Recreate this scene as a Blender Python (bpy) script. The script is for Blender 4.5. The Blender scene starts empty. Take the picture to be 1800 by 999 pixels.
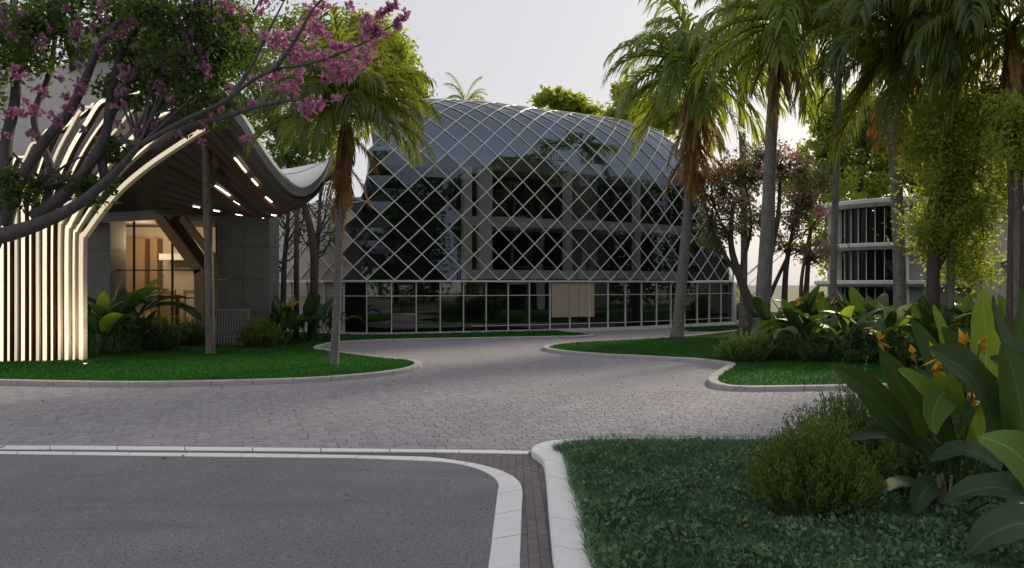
import bpy, bmesh, math, random
import numpy as np
from mathutils import Vector, Matrix, noise as mnoise
R = math.radians
random.seed(7); rng = np.random.default_rng(7)
S = bpy.context.scene
COL = S.collection
F = 1400.0; CH = 2.6; HZ = 499.5        # focal length in photo pixels, eye height, horizon row

# ------------------------------------------------------------------ camera, sky, sun
cam = bpy.data.cameras.new("camera"); cam.sensor_width = 36; cam.lens = 28.0; cam.clip_end = 3000; cam.clip_start = 0.05
cam_o = bpy.data.objects.new("camera", cam); COL.objects.link(cam_o)
cam_o.location = (0, 0, CH); cam_o.rotation_euler = (R(90), 0, 0); S.camera = cam_o
SUN_EL, SUN_AZ = 24.0, 38.0             # azimuth measured from +Y towards +X
W = bpy.data.worlds.new("World"); S.world = W; W.use_nodes = True
nt = W.node_tree; bg = nt.nodes["Background"]
sky = nt.nodes.new("ShaderNodeTexSky"); sky.sky_type = 'NISHITA'; sky.sun_disc = False
sky.sun_elevation = R(SUN_EL); sky.sun_rotation = R(SUN_AZ)
sky.air_density = 1.0; sky.dust_density = 3.0; sky.ozone_density = 1.0
mixs = nt.nodes.new("ShaderNodeMix"); mixs.data_type = 'RGBA'; mixs.inputs[0].default_value = 0.84
nt.links.new(sky.outputs[0], mixs.inputs[6]); mixs.inputs[7].default_value = (6.1, 6.0, 6.25, 1)
nt.links.new(mixs.outputs[2], bg.inputs[0]); bg.inputs[1].default_value = 0.100
sl = bpy.data.lights.new("sun", 'SUN'); sl.energy = 3.0; sl.angle = R(9); sl.color = (1.0, 0.86, 0.62)
so = bpy.data.objects.new("sun", sl); COL.objects.link(so)
sd = Vector((math.sin(R(SUN_AZ)) * math.cos(R(SUN_EL)), math.cos(R(SUN_AZ)) * math.cos(R(SUN_EL)), math.sin(R(SUN_EL))))
so.rotation_euler = sd.to_track_quat('Z', 'Y').to_euler(); so.location = (30, 60, 40)
S.view_settings.view_transform = 'Standard'; S.view_settings.look = 'None'
S.view_settings.exposure = 0.28; S.view_settings.gamma = 1.0
S.cycles.max_bounces = 6; S.cycles.diffuse_bounces = 3; S.cycles.glossy_bounces = 4
S.cycles.transparent_max_bounces = 8; S.cycles.use_denoising = True

# ------------------------------------------------------------------ helpers
def P(px, py, Y): return Vector(((px - 900) / F * Y, Y, CH - (py - HZ) / F * Y))
def G(px, py):
    Y = F * CH / (py - HZ); return ((px - 900) / F * Y, Y)
def tag(o, label=None, cat=None, group=None, kind=None):
    if label: o["label"] = label
    if cat: o["category"] = cat
    if group: o["group"] = group
    if kind: o["kind"] = kind
    return o
def empty(name, loc=(0, 0, 0), rz=0.0, label=None, cat=None, group=None, kind=None):
    o = bpy.data.objects.new(name, None); COL.objects.link(o); o.location = loc; o.rotation_euler = (0, 0, rz)
    o.empty_display_size = 0.2
    return tag(o, label, cat, group, kind)
def link(name, me, parent=None, local=False):
    o = bpy.data.objects.new(name, me); COL.objects.link(o)
    if parent is not None:
        o.parent = parent
        if not local: o.matrix_parent_inverse = Matrix.LocRotScale(parent.location, parent.rotation_euler, parent.scale).inverted()
    return o
def np_mesh(name, V, Fa, mat, smooth=False, uv=None):
    V = np.asarray(V, np.float32); Fa = np.asarray(Fa, np.int32); k = Fa.shape[1]
    me = bpy.data.meshes.new(name)
    me.vertices.add(len(V)); me.vertices.foreach_set("co", V.ravel())
    me.loops.add(Fa.size); me.loops.foreach_set("vertex_index", Fa.ravel())
    me.polygons.add(len(Fa)); me.polygons.foreach_set("loop_start", np.arange(0, Fa.size, k, dtype=np.int32))
    try: me.polygons.foreach_set("loop_total", np.full(len(Fa), k, np.int32))
    except Exception: pass
    if smooth: me.polygons.foreach_set("use_smooth", np.ones(len(Fa), bool))
    if uv is not None:
        l = me.uv_layers.new(name="UVMap"); l.data.foreach_set("uv", np.asarray(uv, np.float32)[Fa.ravel()].ravel())
    me.update(calc_edges=True); me.validate()
    me.materials.append(mat)
    return me
class MB:
    def __init__(s): s.v = []; s.f = []; s.uv = []
    def add(s, vs, fs):
        b = len(s.v); s.v += [tuple(v) for v in vs]; s.f += [tuple(b + i for i in f) for f in fs]
    def box(s, c, sz, rz=0.0, M=None):
        x, y, z = (d / 2 for d in sz); vs = []
        for dz in (-z, z):
            for dx, dy in ((-x, -y), (x, -y), (x, y), (-x, y)):
                v = Vector((dx, dy, dz))
                if M is not None: v = M @ v
                elif rz: v = Matrix.Rotation(rz, 3, 'Z') @ v
                vs.append(v + Vector(c))
        s.add(vs, [(3, 2, 1, 0), (4, 5, 6, 7), (0, 1, 5, 4), (1, 2, 6, 5), (2, 3, 7, 6), (3, 0, 4, 7)])
    def tube(s, pts, rad, n=8, caps=True):
        pts = [Vector(p) for p in pts]
        if not hasattr(rad, '__len__'): rad = [rad] * len(pts)
        rings = []; prev = None
        for i, p in enumerate(pts):
            t = (pts[min(i + 1, len(pts) - 1)] - pts[max(i - 1, 0)]).normalized()
            if prev is None:
                a = Vector((0, 0, 1)) if abs(t.z) < 0.9 else Vector((1, 0, 0)); u = t.cross(a).normalized()
            else: u = (prev - t * prev.dot(t)).normalized()
            prev = u; w = t.cross(u)
            rings.append([p + (u * math.cos(2 * math.pi * k / n) + w * math.sin(2 * math.pi * k / n)) * rad[i] for k in range(n)])
        b = len(s.v); s.v += [tuple(v) for r in rings for v in r]
        for i in range(len(rings) - 1):
            for k in range(n):
                s.f.append((b + i * n + k, b + i * n + (k + 1) % n, b + (i + 1) * n + (k + 1) % n, b + (i + 1) * n + k))
        if caps:
            s.f.append(tuple(b + k for k in reversed(range(n)))); s.f.append(tuple(b + (len(rings) - 1) * n + k for k in range(n)))
    def rectsweep(s, pts, w, d, wdir=None, ddir=Vector((0, 1, 0))):
        # bar of rectangular section: d along ddir, w across
        pts = [Vector(p) for p in pts]; rings = []
        for i, p in enumerate(pts):
            t = (pts[min(i + 1, len(pts) - 1)] - pts[max(i - 1, 0)]).normalized()
            dd = (ddir - t * ddir.dot(t)).normalized(); ww = t.cross(dd).normalized()
            rings.append([p + ww * (a * w / 2) + dd * (b * d / 2) for a, b in ((-1, -1), (1, -1), (1, 1), (-1, 1))])
        b = len(s.v); s.v += [tuple(v) for r in rings for v in r]; n = 4
        for i in range(len(rings) - 1):
            for k in range(n):
                s.f.append((b + i * n + k, b + i * n + (k + 1) % n, b + (i + 1) * n + (k + 1) % n, b + (i + 1) * n + k))
        s.f.append((b + 3, b + 2, b + 1, b)); e = b + (len(rings) - 1) * n; s.f.append((e, e + 1, e + 2, e + 3))
    def prism(s, poly, z0, z1):
        n = len(poly); s.add([(x, y, z0) for x, y in poly] + [(x, y, z1) for x, y in poly],
            [tuple(range(n - 1, -1, -1)), tuple(range(n, 2 * n))] + [(i, (i + 1) % n, n + (i + 1) % n, n + i) for i in range(n)])
    def grid(s, rows, close=False):
        m = len(rows[0]); b = len(s.v)
        for r in rows: s.v += [tuple(p) for p in r]
        for i in range(len(rows) - 1):
            for k in range(m - 1):
                s.f.append((b + i * m + k, b + i * m + k + 1, b + (i + 1) * m + k + 1, b + (i + 1) * m + k))
    def mesh(s, name, mat, smooth=False):
        me = bpy.data.meshes.new(name); me.from_pydata(s.v, [], s.f)
        if smooth: me.polygons.foreach_set("use_smooth", [True] * len(me.polygons))
        me.update(); me.materials.append(mat); return me
    def build(s, name, mat, parent=None, smooth=False, bevel=0.0):
        me = s.mesh(name, mat, smooth)
        if bevel > 0:
            bm = bmesh.new(); bm.from_mesh(me); bmesh.ops.recalc_face_normals(bm, faces=bm.faces)
            bmesh.ops.bevel(bm, geom=bm.edges[:], offset=bevel, segments=1, affect='EDGES'); bm.to_mesh(me); bm.free()
        return link(name, me, parent)
def catmull(pts, n=8, closed=False):
    pts = [np.array(p, float) for p in pts]; out = []; m = len(pts)
    for i in range(m if closed else m - 1):
        g = (lambda k: pts[k % m]) if closed else (lambda k: pts[min(max(k, 0), m - 1)])
        p0, p1, p2, p3 = g(i - 1), g(i), g(i + 1), g(i + 2)
        for j in range(n):
            t = j / n
            out.append(0.5 * ((2 * p1) + (p2 - p0) * t + (2 * p0 - 5 * p1 + 4 * p2 - p3) * t * t + (3 * p1 - p0 - 3 * p2 + p3) * t ** 3))
    if not closed: out.append(pts[-1])
    return np.array(out)
def arclen(p):
    d = np.linalg.norm(np.diff(p, axis=0), axis=1); return np.concatenate([[0], np.cumsum(d)])
def sample(p, s, L=None):
    L = arclen(p) if L is None else L
    return np.stack([np.interp(s, L, p[:, k]) for k in range(p.shape[1])], -1)
def inside(poly, pts):
    poly = np.asarray(poly); x, y = pts[:, 0], pts[:, 1]; c = np.zeros(len(pts), bool); j = len(poly) - 1
    for i in range(len(poly)):
        xi, yi = poly[i]; xj, yj = poly[j]
        if yi != yj: c ^= ((yi > y) != (yj > y)) & (x < (xj - xi) * (y - yi) / (yj - yi) + xi)
        j = i
    return c
def sheet(name, poly, z, mat, kind='structure', depth=0.0):
    bm = bmesh.new(); vs = [bm.verts.new((x, y, z)) for x, y in poly]; f = bm.faces.new(vs); f.normal_update()
    if f.normal.z < 0: f.normal_flip()
    if depth:
        vb = [bm.verts.new((x, y, z - depth)) for x, y in poly]
        for i in range(len(vs)): bm.faces.new((vs[i], vs[(i + 1) % len(vs)], vb[(i + 1) % len(vs)], vb[i]))
    bmesh.ops.triangulate(bm, faces=[f]); bmesh.ops.recalc_face_normals(bm, faces=bm.faces)
    me = bpy.data.meshes.new(name); bm.to_mesh(me); bm.free(); me.materials.append(mat)
    o = link(name, me); o["kind"] = kind; return o

# ------------------------------------------------------------------ materials
def nodes(name):
    m = bpy.data.materials.new(name); m.use_nodes = True; t = m.node_tree
    return m, t, t.nodes["Principled BSDF"]
def tex_coord(t, kind="Object", scale=None):
    tc = t.nodes.new("ShaderNodeTexCoord"); out = tc.outputs[kind]
    if scale is not None:
        mp = t.nodes.new("ShaderNodeMapping"); mp.inputs["Scale"].default_value = scale; t.links.new(out, mp.inputs[0]); out = mp.outputs[0]
    return out
def ramp(t, fac, stops):
    r = t.nodes.new("ShaderNodeValToRGB"); e = r.color_ramp.elements
    while len(e) < len(stops): e.new(0.5)
    for i, (p, c) in enumerate(stops): e[i].position = p; e[i].color = (*c, 1)
    t.links.new(fac, r.inputs[0]); return r.outputs[0]
def noise(t, co, scale, detail=4, rough=0.6):
    n = t.nodes.new("ShaderNodeTexNoise"); n.inputs["Scale"].default_value = scale; n.inputs["Detail"].default_value = detail
    n.inputs["Roughness"].default_value = rough; t.links.new(co, n.inputs["Vector"]); return n.outputs["Fac"]
def mixc(t, fac, a, b, mode='MIX'):
    m = t.nodes.new("ShaderNodeMix"); m.data_type = 'RGBA'; m.blend_type = mode
    for i, v in ((0, fac), (6, a), (7, b)):
        if hasattr(v, 'is_output') or isinstance(v, bpy.types.NodeSocket): t.links.new(v, m.inputs[i])
        else: m.inputs[i].default_value = v if i == 0 else (*v, 1)
    return m.outputs[2]
def bump(t, bsdf, h, strength=0.4, dist=0.02):
    b = t.nodes.new("ShaderNodeBump"); b.inputs["Strength"].default_value = strength; b.inputs["Distance"].default_value = dist
    t.links.new(h, b.inputs["Height"]); t.links.new(b.outputs[0], bsdf.inputs["Normal"])
def rough_mat(name, c0, c1, scale=6, rough=0.8, bscale=40, bstr=0.3, bdist=0.01, spots=None, spec=0.3, metallic=0.0, stretch=None):
    m, t, b = nodes(name); co = tex_coord(t, "Object", stretch)
    n1 = noise(t, co, scale, 6, 0.65); col = ramp(t, n1, [(0.3, c0), (0.7, c1)])
    n2 = noise(t, co, bscale, 4, 0.7)
    col = mixc(t, 0.35, col, ramp(t, n2, [(0.35, tuple(x * 0.55 for x in c0)), (0.65, tuple(min(1, x * 1.25) for x in c1))]))
    if spots is not None:
        n3 = noise(t, co, spots[0], 3, 0.6); mk = ramp(t, n3, [(spots[1], (0, 0, 0)), (spots[1] + 0.12, (1, 1, 1))])
        col = mixc(t, mk, col, spots[2])
    t.links.new(col, b.inputs["Base Color"]); b.inputs["Roughness"].default_value = rough
    b.inputs["Specular IOR Level"].default_value = spec; b.inputs["Metallic"].default_value = metallic
    bump(t, b, n2, bstr, bdist); return m
def leaf_mat(name, c_dark, c_light, trans, tfac=0.35, rough=0.45, spec=0.35, veins=False, clump=0.5):
    m, t, b = nodes(name)
    geo = t.nodes.new("ShaderNodeNewGeometry"); oi = t.nodes.new("ShaderNodeObjectInfo")
    add = t.nodes.new("ShaderNodeMath"); add.operation = 'ADD'; t.links.new(geo.outputs["Random Per Island"], add.inputs[0])
    mul = t.nodes.new("ShaderNodeMath"); mul.operation = 'MULTIPLY'; mul.inputs[1].default_value = 0.6
    n1 = noise(t, tex_coord(t, "Object"), 0.9 if not veins else 3.0, 2, 0.5)
    add2 = t.nodes.new("ShaderNodeMath"); add2.operation = 'MULTIPLY_ADD'; add2.inputs[1].default_value = clump; t.links.new(n1, add2.inputs[0])
    t.links.new(oi.outputs["Random"], mul.inputs[0]); t.links.new(mul.outputs[0], add.inputs[1])
    half = t.nodes.new("ShaderNodeMath"); half.operation = 'MULTIPLY'; half.inputs[1].default_value = 0.45
    t.links.new(add.outputs[0], half.inputs[0]); t.links.new(half.outputs[0], add2.inputs[2])
    col = ramp(t, add2.outputs[0], [(0.2, c_dark), (0.85, c_light)])
    tcol = ramp(t, add2.outputs[0], [(0.2, tuple(x * 0.6 for x in trans)), (0.85, trans)])
    if veins:
        uvc = tex_coord(t, "UV"); sep = t.nodes.new("ShaderNodeSeparateXYZ"); t.links.new(uvc, sep.inputs[0])
        ab = t.nodes.new("ShaderNodeMath"); ab.operation = 'ABSOLUTE'; t.links.new(sep.outputs[0], ab.inputs[0])
        mid = ramp(t, ab.outputs[0], [(0.02, (1, 1, 1)), (0.07, (0, 0, 0))])
        col = mixc(t, mid, col, tuple(min(1, x * 2.2 + 0.03) for x in c_light))
        mm = t.nodes.new("ShaderNodeMath"); mm.operation = 'MULTIPLY_ADD'; mm.inputs[1].default_value = -0.12
        t.links.new(ab.outputs[0], mm.inputs[0]); t.links.new(sep.outputs[1], mm.inputs[2])
        cmb = t.nodes.new("ShaderNodeCombineXYZ"); t.links.new(mm.outputs[0], cmb.inputs[0])
        wv = t.nodes.new("ShaderNodeTexWave"); wv.inputs["Scale"].default_value = 9.0; wv.inputs["Distortion"].default_value = 0.6
        t.links.new(cmb.outputs[0], wv.inputs["Vector"])
        col = mixc(t, ramp(t, wv.outputs["Fac"], [(0.0, (0, 0, 0)), (1.0, (0.55, 0.55, 0.55))]), col, tuple(x * 1.7 for x in c_light))
        bump(t, b, wv.outputs["Fac"], 0.35, 0.01)
        nb = noise(t, tex_coord(t, "Object"), 14, 3, .6); ae = t.nodes.new("ShaderNodeMath"); ae.operation = 'MULTIPLY_ADD'; ae.inputs[1].default_value = .55
        t.links.new(nb, ae.inputs[0]); t.links.new(ab.outputs[0], ae.inputs[2]); col = mixc(t, ramp(t, ae.outputs[0], [(.90, (0, 0, 0)), (1.0, (.0, .0, .0))]), col, (.12, .07, .025))
        sp_ = noise(t, tex_coord(t, "Object"), 30, 2, .5); col = mixc(t, ramp(t, sp_, [(.70, (0, 0, 0)), (.74, (.8, .8, .8))]), col, (.10, .075, .03))
    t.links.new(col, b.inputs["Base Color"]); b.inputs["Roughness"].default_value = rough; b.inputs["Specular IOR Level"].default_value = spec
    tr = t.nodes.new("ShaderNodeBsdfTranslucent"); t.links.new(tcol, tr.inputs[0])
    ms = t.nodes.new("ShaderNodeMixShader"); ms.inputs[0].default_value = tfac
    t.links.new(b.outputs[0], ms.inputs[1]); t.links.new(tr.outputs[0], ms.inputs[2]); t.links.new(ms.outputs[0], t.nodes["Material Output"].inputs[0])
    return m
def plain(name, c, rough=0.5, metallic=0.0, emit=None, es=0.0, spec=0.5, ior=None):
    m, t, b = nodes(name); b.inputs["Base Color"].default_value = (*c, 1); b.inputs["Roughness"].default_value = rough
    b.inputs["Metallic"].default_value = metallic; b.inputs["Specular IOR Level"].default_value = spec
    if ior: b.inputs["IOR"].default_value = ior
    if emit: b.inputs["Emission Color"].default_value = (*emit, 1); b.inputs["Emission Strength"].default_value = es
    return m
def bark_mat(name, c0, c1, rings=0.0, rough=0.9):
    m, t, b = nodes(name); co = tex_coord(t, "Object", (1, 1, 0.35)); n1 = noise(t, co, 9, 6, 0.7)
    n2 = noise(t, tex_coord(t, "Object"), 28, 5, 0.7)
    col = ramp(t, n1, [(0.3, c0), (0.72, c1)]); h = n2
    if rings:
        wv = t.nodes.new("ShaderNodeTexWave"); wv.bands_direction = 'Z'; wv.inputs["Scale"].default_value = rings
        wv.inputs["Distortion"].default_value = 2.5; wv.inputs["Detail"].default_value = 3; t.links.new(tex_coord(t, "Object"), wv.inputs["Vector"])
        col = mixc(t, 0.16, col, ramp(t, wv.outputs["Fac"], [(0.1, tuple(x * 0.35 for x in c0)), (0.6, c1)]))
        ad = t.nodes.new("ShaderNodeMath"); ad.operation = 'ADD'; t.links.new(wv.outputs["Fac"], ad.inputs[0]); t.links.new(n2, ad.inputs[1]); h = ad.outputs[0]
    else: col = mixc(t, 0.4, col, ramp(t, n2, [(0.35, tuple(x * 0.4 for x in c0)), (0.7, c1)]))
    t.links.new(col, b.inputs["Base Color"]); b.inputs["Roughness"].default_value = rough; b.inputs["Specular IOR Level"].default_value = 0.2
    bump(t, b, h, 0.7, 0.03); return m
def glass_mat(name, tint, ior, rough=0.02, see=0.0, stint=(1, 1, 1)):
    m, t, b = nodes(name); b.inputs["Base Color"].default_value = (*tint, 1); b.inputs["Roughness"].default_value = rough
    b.inputs["IOR"].default_value = ior; b.inputs["Specular Tint"].default_value = (*stint, 1)
    n = noise(t, tex_coord(t, "Object"), 0.5, 1, 0.4); bump(t, b, n, 0.25, 0.02)
    if see:
        tr = t.nodes.new("ShaderNodeBsdfTransparent"); tr.inputs[0].default_value = (0.85, 0.86, 0.85, 1) if see > .6 else (.88, .9, .9, 1)
        ms = t.nodes.new("ShaderNodeMixShader"); ms.inputs[0].default_value = see
        t.links.new(b.outputs[0], ms.inputs[1]); t.links.new(tr.outputs[0], ms.inputs[2]); t.links.new(ms.outputs[0], t.nodes["Material Output"].inputs[0])
    return m
def paver_mat(name, c0, c1, vor=0.0):
    m, t, b = nodes(name); co = tex_coord(t, "Object"); geo = t.nodes.new("ShaderNodeNewGeometry"); oi = t.nodes.new("ShaderNodeObjectInfo")
    n1 = noise(t, co, 0.35, 5, 0.6); col = ramp(t, n1, [(0.32, c0), (0.68, c1)])
    n2 = noise(t, co, 55, 4, 0.75); n3 = noise(t, co, 6, 4, 0.6)
    col = mixc(t, 0.4, col, ramp(t, n2, [(0.3, tuple(x * 0.5 for x in c0)), (0.7, tuple(x * 1.35 for x in c1))]))
    col = mixc(t, 0.25, col, ramp(t, n3, [(0.3, tuple(x * 0.6 for x in c0)), (0.7, tuple(x * 1.2 for x in c1))]))
    if vor:
        # distant pavers: too far to tell apart, joints as fine relief
        mp = t.nodes.new("ShaderNodeMapping"); mp.inputs["Scale"].default_value = (1 / 0.24, 1 / 0.34, 0.0); t.links.new(co, mp.inputs[0])
        nd = t.nodes.new("ShaderNodeTexVoronoi"); nd.feature = 'DISTANCE_TO_EDGE'; nd.inputs["Scale"].default_value = 1.0; nd.inputs["Randomness"].default_value = 0.75
        t.links.new(mp.outputs[0], nd.inputs["Vector"]); ed = ramp(t, nd.outputs["Distance"], [(0.0, (0, 0, 0)), (0.07, (1, 1, 1))])
        col = mixc(t, ed, tuple(x * 0.8 for x in c0), col); bump(t, b, ed, 0.35, 0.005)
    else:
        rr = t.nodes.new("ShaderNodeMath"); rr.operation = 'ADD'; t.links.new(geo.outputs["Random Per Island"], rr.inputs[0]); t.links.new(oi.outputs["Random"], rr.inputs[1])
        fr = t.nodes.new("ShaderNodeMath"); fr.operation = 'FRACT'; t.links.new(rr.outputs[0], fr.inputs[0])
        col = mixc(t, 0.16, col, ramp(t, fr.outputs[0], [(0.0, tuple(x * 0.45 for x in c0)), (1.0, tuple(x * 1.5 for x in c1))]))
        bump(t, b, n2, 0.35, 0.006)
    t.links.new(col, b.inputs["Base Color"]); b.inputs["Roughness"].default_value = 0.78; b.inputs["Specular IOR Level"].default_value = 0.3
    return m
M = {}
def road_mat():
    m, t, b = nodes('asphalt'); co = tex_coord(t, "Object")
    col = ramp(t, noise(t, co, .45, 6, .65), [(.3, (.135, .143, .162)), (.7, (.245, .256, .282))])
    col = mixc(t, .5, col, ramp(t, noise(t, co, 70, 4, .8), [(.3, (.07, .073, .082)), (.5, (.185, .193, .213)), (.72, (.37, .38, .41))]))
    col = mixc(t, ramp(t, noise(t, co, 34, 2, .5), [(.59, (0, 0, 0)), (.65, (.9, .9, .9))]), col, (.045, .045, .048))
    st = noise(t, tex_coord(t, "Object", (.25, 1.1, 1)), 1.3, 5, .6); col = mixc(t, ramp(t, st, [(.56, (0, 0, 0)), (.75, (.45, .45, .45))]), col, (.09, .092, .1))
    vo = t.nodes.new("ShaderNodeTexVoronoi"); vo.feature = 'DISTANCE_TO_EDGE'; vo.inputs["Scale"].default_value = .55
    wob = t.nodes.new("ShaderNodeTexNoise"); wob.inputs["Scale"].default_value = 2.2; t.links.new(co, wob.inputs["Vector"])
    t.links.new(mixc(t, .25, co, wob.outputs["Color"]), vo.inputs["Vector"])
    cr = ramp(t, vo.outputs["Distance"], [(0.0, (.35, .35, .35)), (.005, (0, 0, 0))]); msk = ramp(t, noise(t, co, .7, 2, .5), [(.5, (0, 0, 0)), (.58, (1, 1, 1))])
    col = mixc(t, mixc(t, 1.0, cr, msk, 'MULTIPLY'), col, (.05, .05, .053))
    t.links.new(col, b.inputs["Base Color"]); b.inputs["Roughness"].default_value = .85; b.inputs["Specular IOR Level"].default_value = .3
    bump(t, b, noise(t, co, 90, 4, .8), .8, .008); return m
M['asphalt'] = road_mat()
M['asphalt_old'] = rough_mat('asphalt', (0.15, 0.156, 0.17), (0.235, 0.24, 0.256), 0.55, 0.85, 75, 0.7, 0.008, (30, 0.57, (0.06, 0.06, 0.064)))
M['paver'] = paver_mat('paver', (0.262, 0.252, 0.284), (0.345, 0.331, 0.368))
M['paver_far'] = paver_mat('paver_far', (0.262, 0.252, 0.284), (0.345, 0.331, 0.368), 1.0)
M['brick'] = paver_mat('brick', (0.13, 0.115, 0.12), (0.19, 0.165, 0.17))
M['joint'] = rough_mat('joint_sand', (0.09, 0.085, 0.09), (0.14, 0.13, 0.135), 20, 0.95)
M['kerb_white'] = rough_mat('kerb_white', (0.72, 0.72, 0.73), (0.82, 0.82, 0.82), 1.5, 0.75, 70, 0.3, 0.006, (9.0, 0.66, (0.52, 0.51, 0.50)))
M['kerb'] = rough_mat('kerb_concrete', (0.38, 0.36, 0.36), (0.52, 0.50, 0.49), 2.2, 0.8, 50, 0.35, 0.008, (4.0, 0.62, (0.22, 0.21, 0.20)))
M['soil'] = rough_mat('soil', (0.018, 0.025, 0.012), (0.04, 0.05, 0.022), 3, 0.95, 30, 0.6, 0.03)
M['lawn'] = rough_mat('lawn_turf', (0.012, 0.05, 0.012), (0.022, 0.085, 0.02), 2.5, 0.9, 60, 0.8, 0.03)
M['far_ground'] = rough_mat('far_ground', (0.12, 0.13, 0.08), (0.2, 0.19, 0.14), 0.2, 0.95, 4, 0.3, 0.05)
M['concrete'] = rough_mat('concrete', (0.30, 0.29, 0.29), (0.40, 0.39, 0.38), 1.5, 0.8, 35, 0.3, 0.01, (2.0, 0.62, (0.22, 0.21, 0.2)))
M['concrete_pale'] = rough_mat('concrete_pale', (0.66, 0.65, 0.65), (0.77, 0.76, 0.75), 1.2, 0.8, 35, 0.3, 0.01, (1.5, 0.6, (0.36, 0.35, 0.34)))
M['white_paint'] = rough_mat('white_painted_concrete', (0.70, 0.68, 0.66), (0.80, 0.78, 0.76), 0.8, 0.8, 20, 0.1, 0.01)
M['plaster'] = rough_mat('plaster', (0.55, 0.50, 0.50), (0.64, 0.60, 0.59), 0.8, 0.85, 20, 0.15, 0.01)
M['stone'] = rough_mat('dark_granite', (0.16, 0.155, 0.155), (0.23, 0.225, 0.22), 2.0, 0.7, 90, 0.25, 0.004)
M['beige_stone'] = rough_mat('beige_stone', (0.42, 0.34, 0.25), (0.55, 0.46, 0.36), 2.5, 0.6, 40, 0.2, 0.005)
M['beige'] = rough_mat('beige_render', (0.56, 0.50, 0.41), (0.68, 0.62, 0.52), 0.8, 0.85, 20, 0.2, 0.01)
M['rib'] = rough_mat('cream_painted_rib', (0.66, 0.57, 0.44), (0.78, 0.70, 0.57), 2.0, 0.55, 30, 0.1, 0.004, None, 0.4, 0.0, (3, 3, 0.3))
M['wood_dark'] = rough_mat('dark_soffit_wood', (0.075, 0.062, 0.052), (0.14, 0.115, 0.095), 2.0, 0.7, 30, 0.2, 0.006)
M['wood'] = rough_mat('warm_wood', (0.26, 0.16, 0.085), (0.38, 0.25, 0.145), 3.0, 0.5, 40, 0.15, 0.004, None, 0.4, 0.0, (4, 4, 0.4))
M['wood_brown'] = rough_mat('brown_wood', (0.09, 0.035, 0.02), (0.15, 0.06, 0.035), 3.0, 0.5, 40, 0.15, 0.004)
M['fascia'] = rough_mat('fascia_concrete', (0.20, 0.20, 0.21), (0.29, 0.29, 0.30), 1.2, 0.7, 30, 0.2, 0.01)
M['skin'] = rough_mat('white_roof_skin', (0.66, 0.68, 0.72), (0.76, 0.78, 0.82), 0.7, 0.5, 20, 0.05, 0.005)
M['mullion'] = rough_mat('pale_metal', (0.70, 0.70, 0.69), (0.80, 0.80, 0.78), 1.0, 0.4, 50, 0.05, 0.002, None, 0.5, 0.05)
M['steel'] = rough_mat('grey_steel', (0.26, 0.26, 0.27), (0.34, 0.34, 0.35), 3.0, 0.45, 40, 0.1, 0.002, None, 0.5, 0.5)
M['glass_roof'] = glass_mat('silvery_roof_glass', (0.010, 0.014, 0.02), 2.9, see=.25, stint=(.64, .8, 1.0))
M['glass_pale'] = glass_mat('glass_painted_reflection', (0.44, 0.41, 0.395), 1.8, 0.05)  # bright reflection on the left wing panes, painted in as a pale base colour
M['glass'] = glass_mat('mirror_glass', (0.006, 0.007, 0.009), 2.8, see=.55, stint=(.62, .74, .92))
M['glass_low'] = glass_mat('dark_ground_floor_glass', (0.005, 0.007, 0.007), 2.1)
M['glass_win'] = glass_mat('dark_window_glass', (0.008, 0.009, 0.009), 1.25)
M['glass_clear'] = glass_mat('clear_glass', (0.02, 0.02, 0.02), 1.5, 0.02, 0.86)
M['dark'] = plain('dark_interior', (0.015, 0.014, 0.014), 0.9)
M['strip'] = plain('light_strip', (0.9, 0.85, 0.75), 0.5, 0, (1.0, 0.83, 0.6), 5.0)
M['rib_strip'] = plain('rib_light_strip', (0.8, 0.72, 0.58), 0.5, 0, (1.0, 0.84, 0.60), 0.82)
M['rib_strip_dim'] = plain('dim_rib_light_strip', (0.8, 0.72, 0.58), 0.5, 0, (1.0, 0.82, 0.58), 0.45)
M['lamp'] = plain('lamp_lens', (0.9, 0.85, 0.75), 0.5, 0, (1.0, 0.82, 0.55), 6.0)
M['lampbody'] = plain('lamp_body', (0.03, 0.03, 0.03), 0.4, 0.6)
M['inner_cream'] = rough_mat('inner_cream_wall', (0.62, 0.52, 0.40), (0.70, 0.60, 0.48), 1, 0.8, 20, 0.05, 0.004)
M['inner_floor'] = plain('inner_floor', (0.3, 0.24, 0.18), 0.3)
M['bark_grey'] = bark_mat('grey_bark', (0.07, 0.063, 0.066), (0.2, 0.18, 0.18))
M['bark_palm'] = bark_mat('palm_bark', (0.15, 0.135, 0.13), (0.33, 0.31, 0.295), 5.0)
M['bark_brown'] = bark_mat('brown_bark', (0.06, 0.045, 0.04), (0.16, 0.125, 0.11))
M['boot'] = bark_mat('palm_boot', (0.07, 0.035, 0.018), (0.22, 0.12, 0.06))
M['grass'] = leaf_mat('grass_blade', (0.012, 0.075, 0.012), (0.045, 0.17, 0.025), (0.05, 0.25, 0.03), 0.25, 0.6, 0.2)
M['grass_near'] = leaf_mat('ground_cover_leaf', (0.036, 0.095, 0.045), (0.175, 0.30, 0.15), (0.08, 0.22, 0.08), 0.25, 0.6, 0.2)
M['frond'] = leaf_mat('palm_leaflet', (0.028, 0.068, 0.016), (0.135, 0.215, 0.045), (0.6, 0.7, 0.085), 0.48, 0.4, 0.4)
M['frond_dark'] = leaf_mat('dark_palm_leaflet', (0.02, 0.046, 0.015), (0.085, 0.14, 0.036), (0.5, 0.54, 0.06), 0.44, 0.4, 0.4)
M['dead'] = leaf_mat('dead_palm_leaflet', (0.13, 0.075, 0.03), (0.5, 0.33, 0.16), (0.6, 0.34, 0.11), 0.3, 0.7, 0.15)
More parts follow.
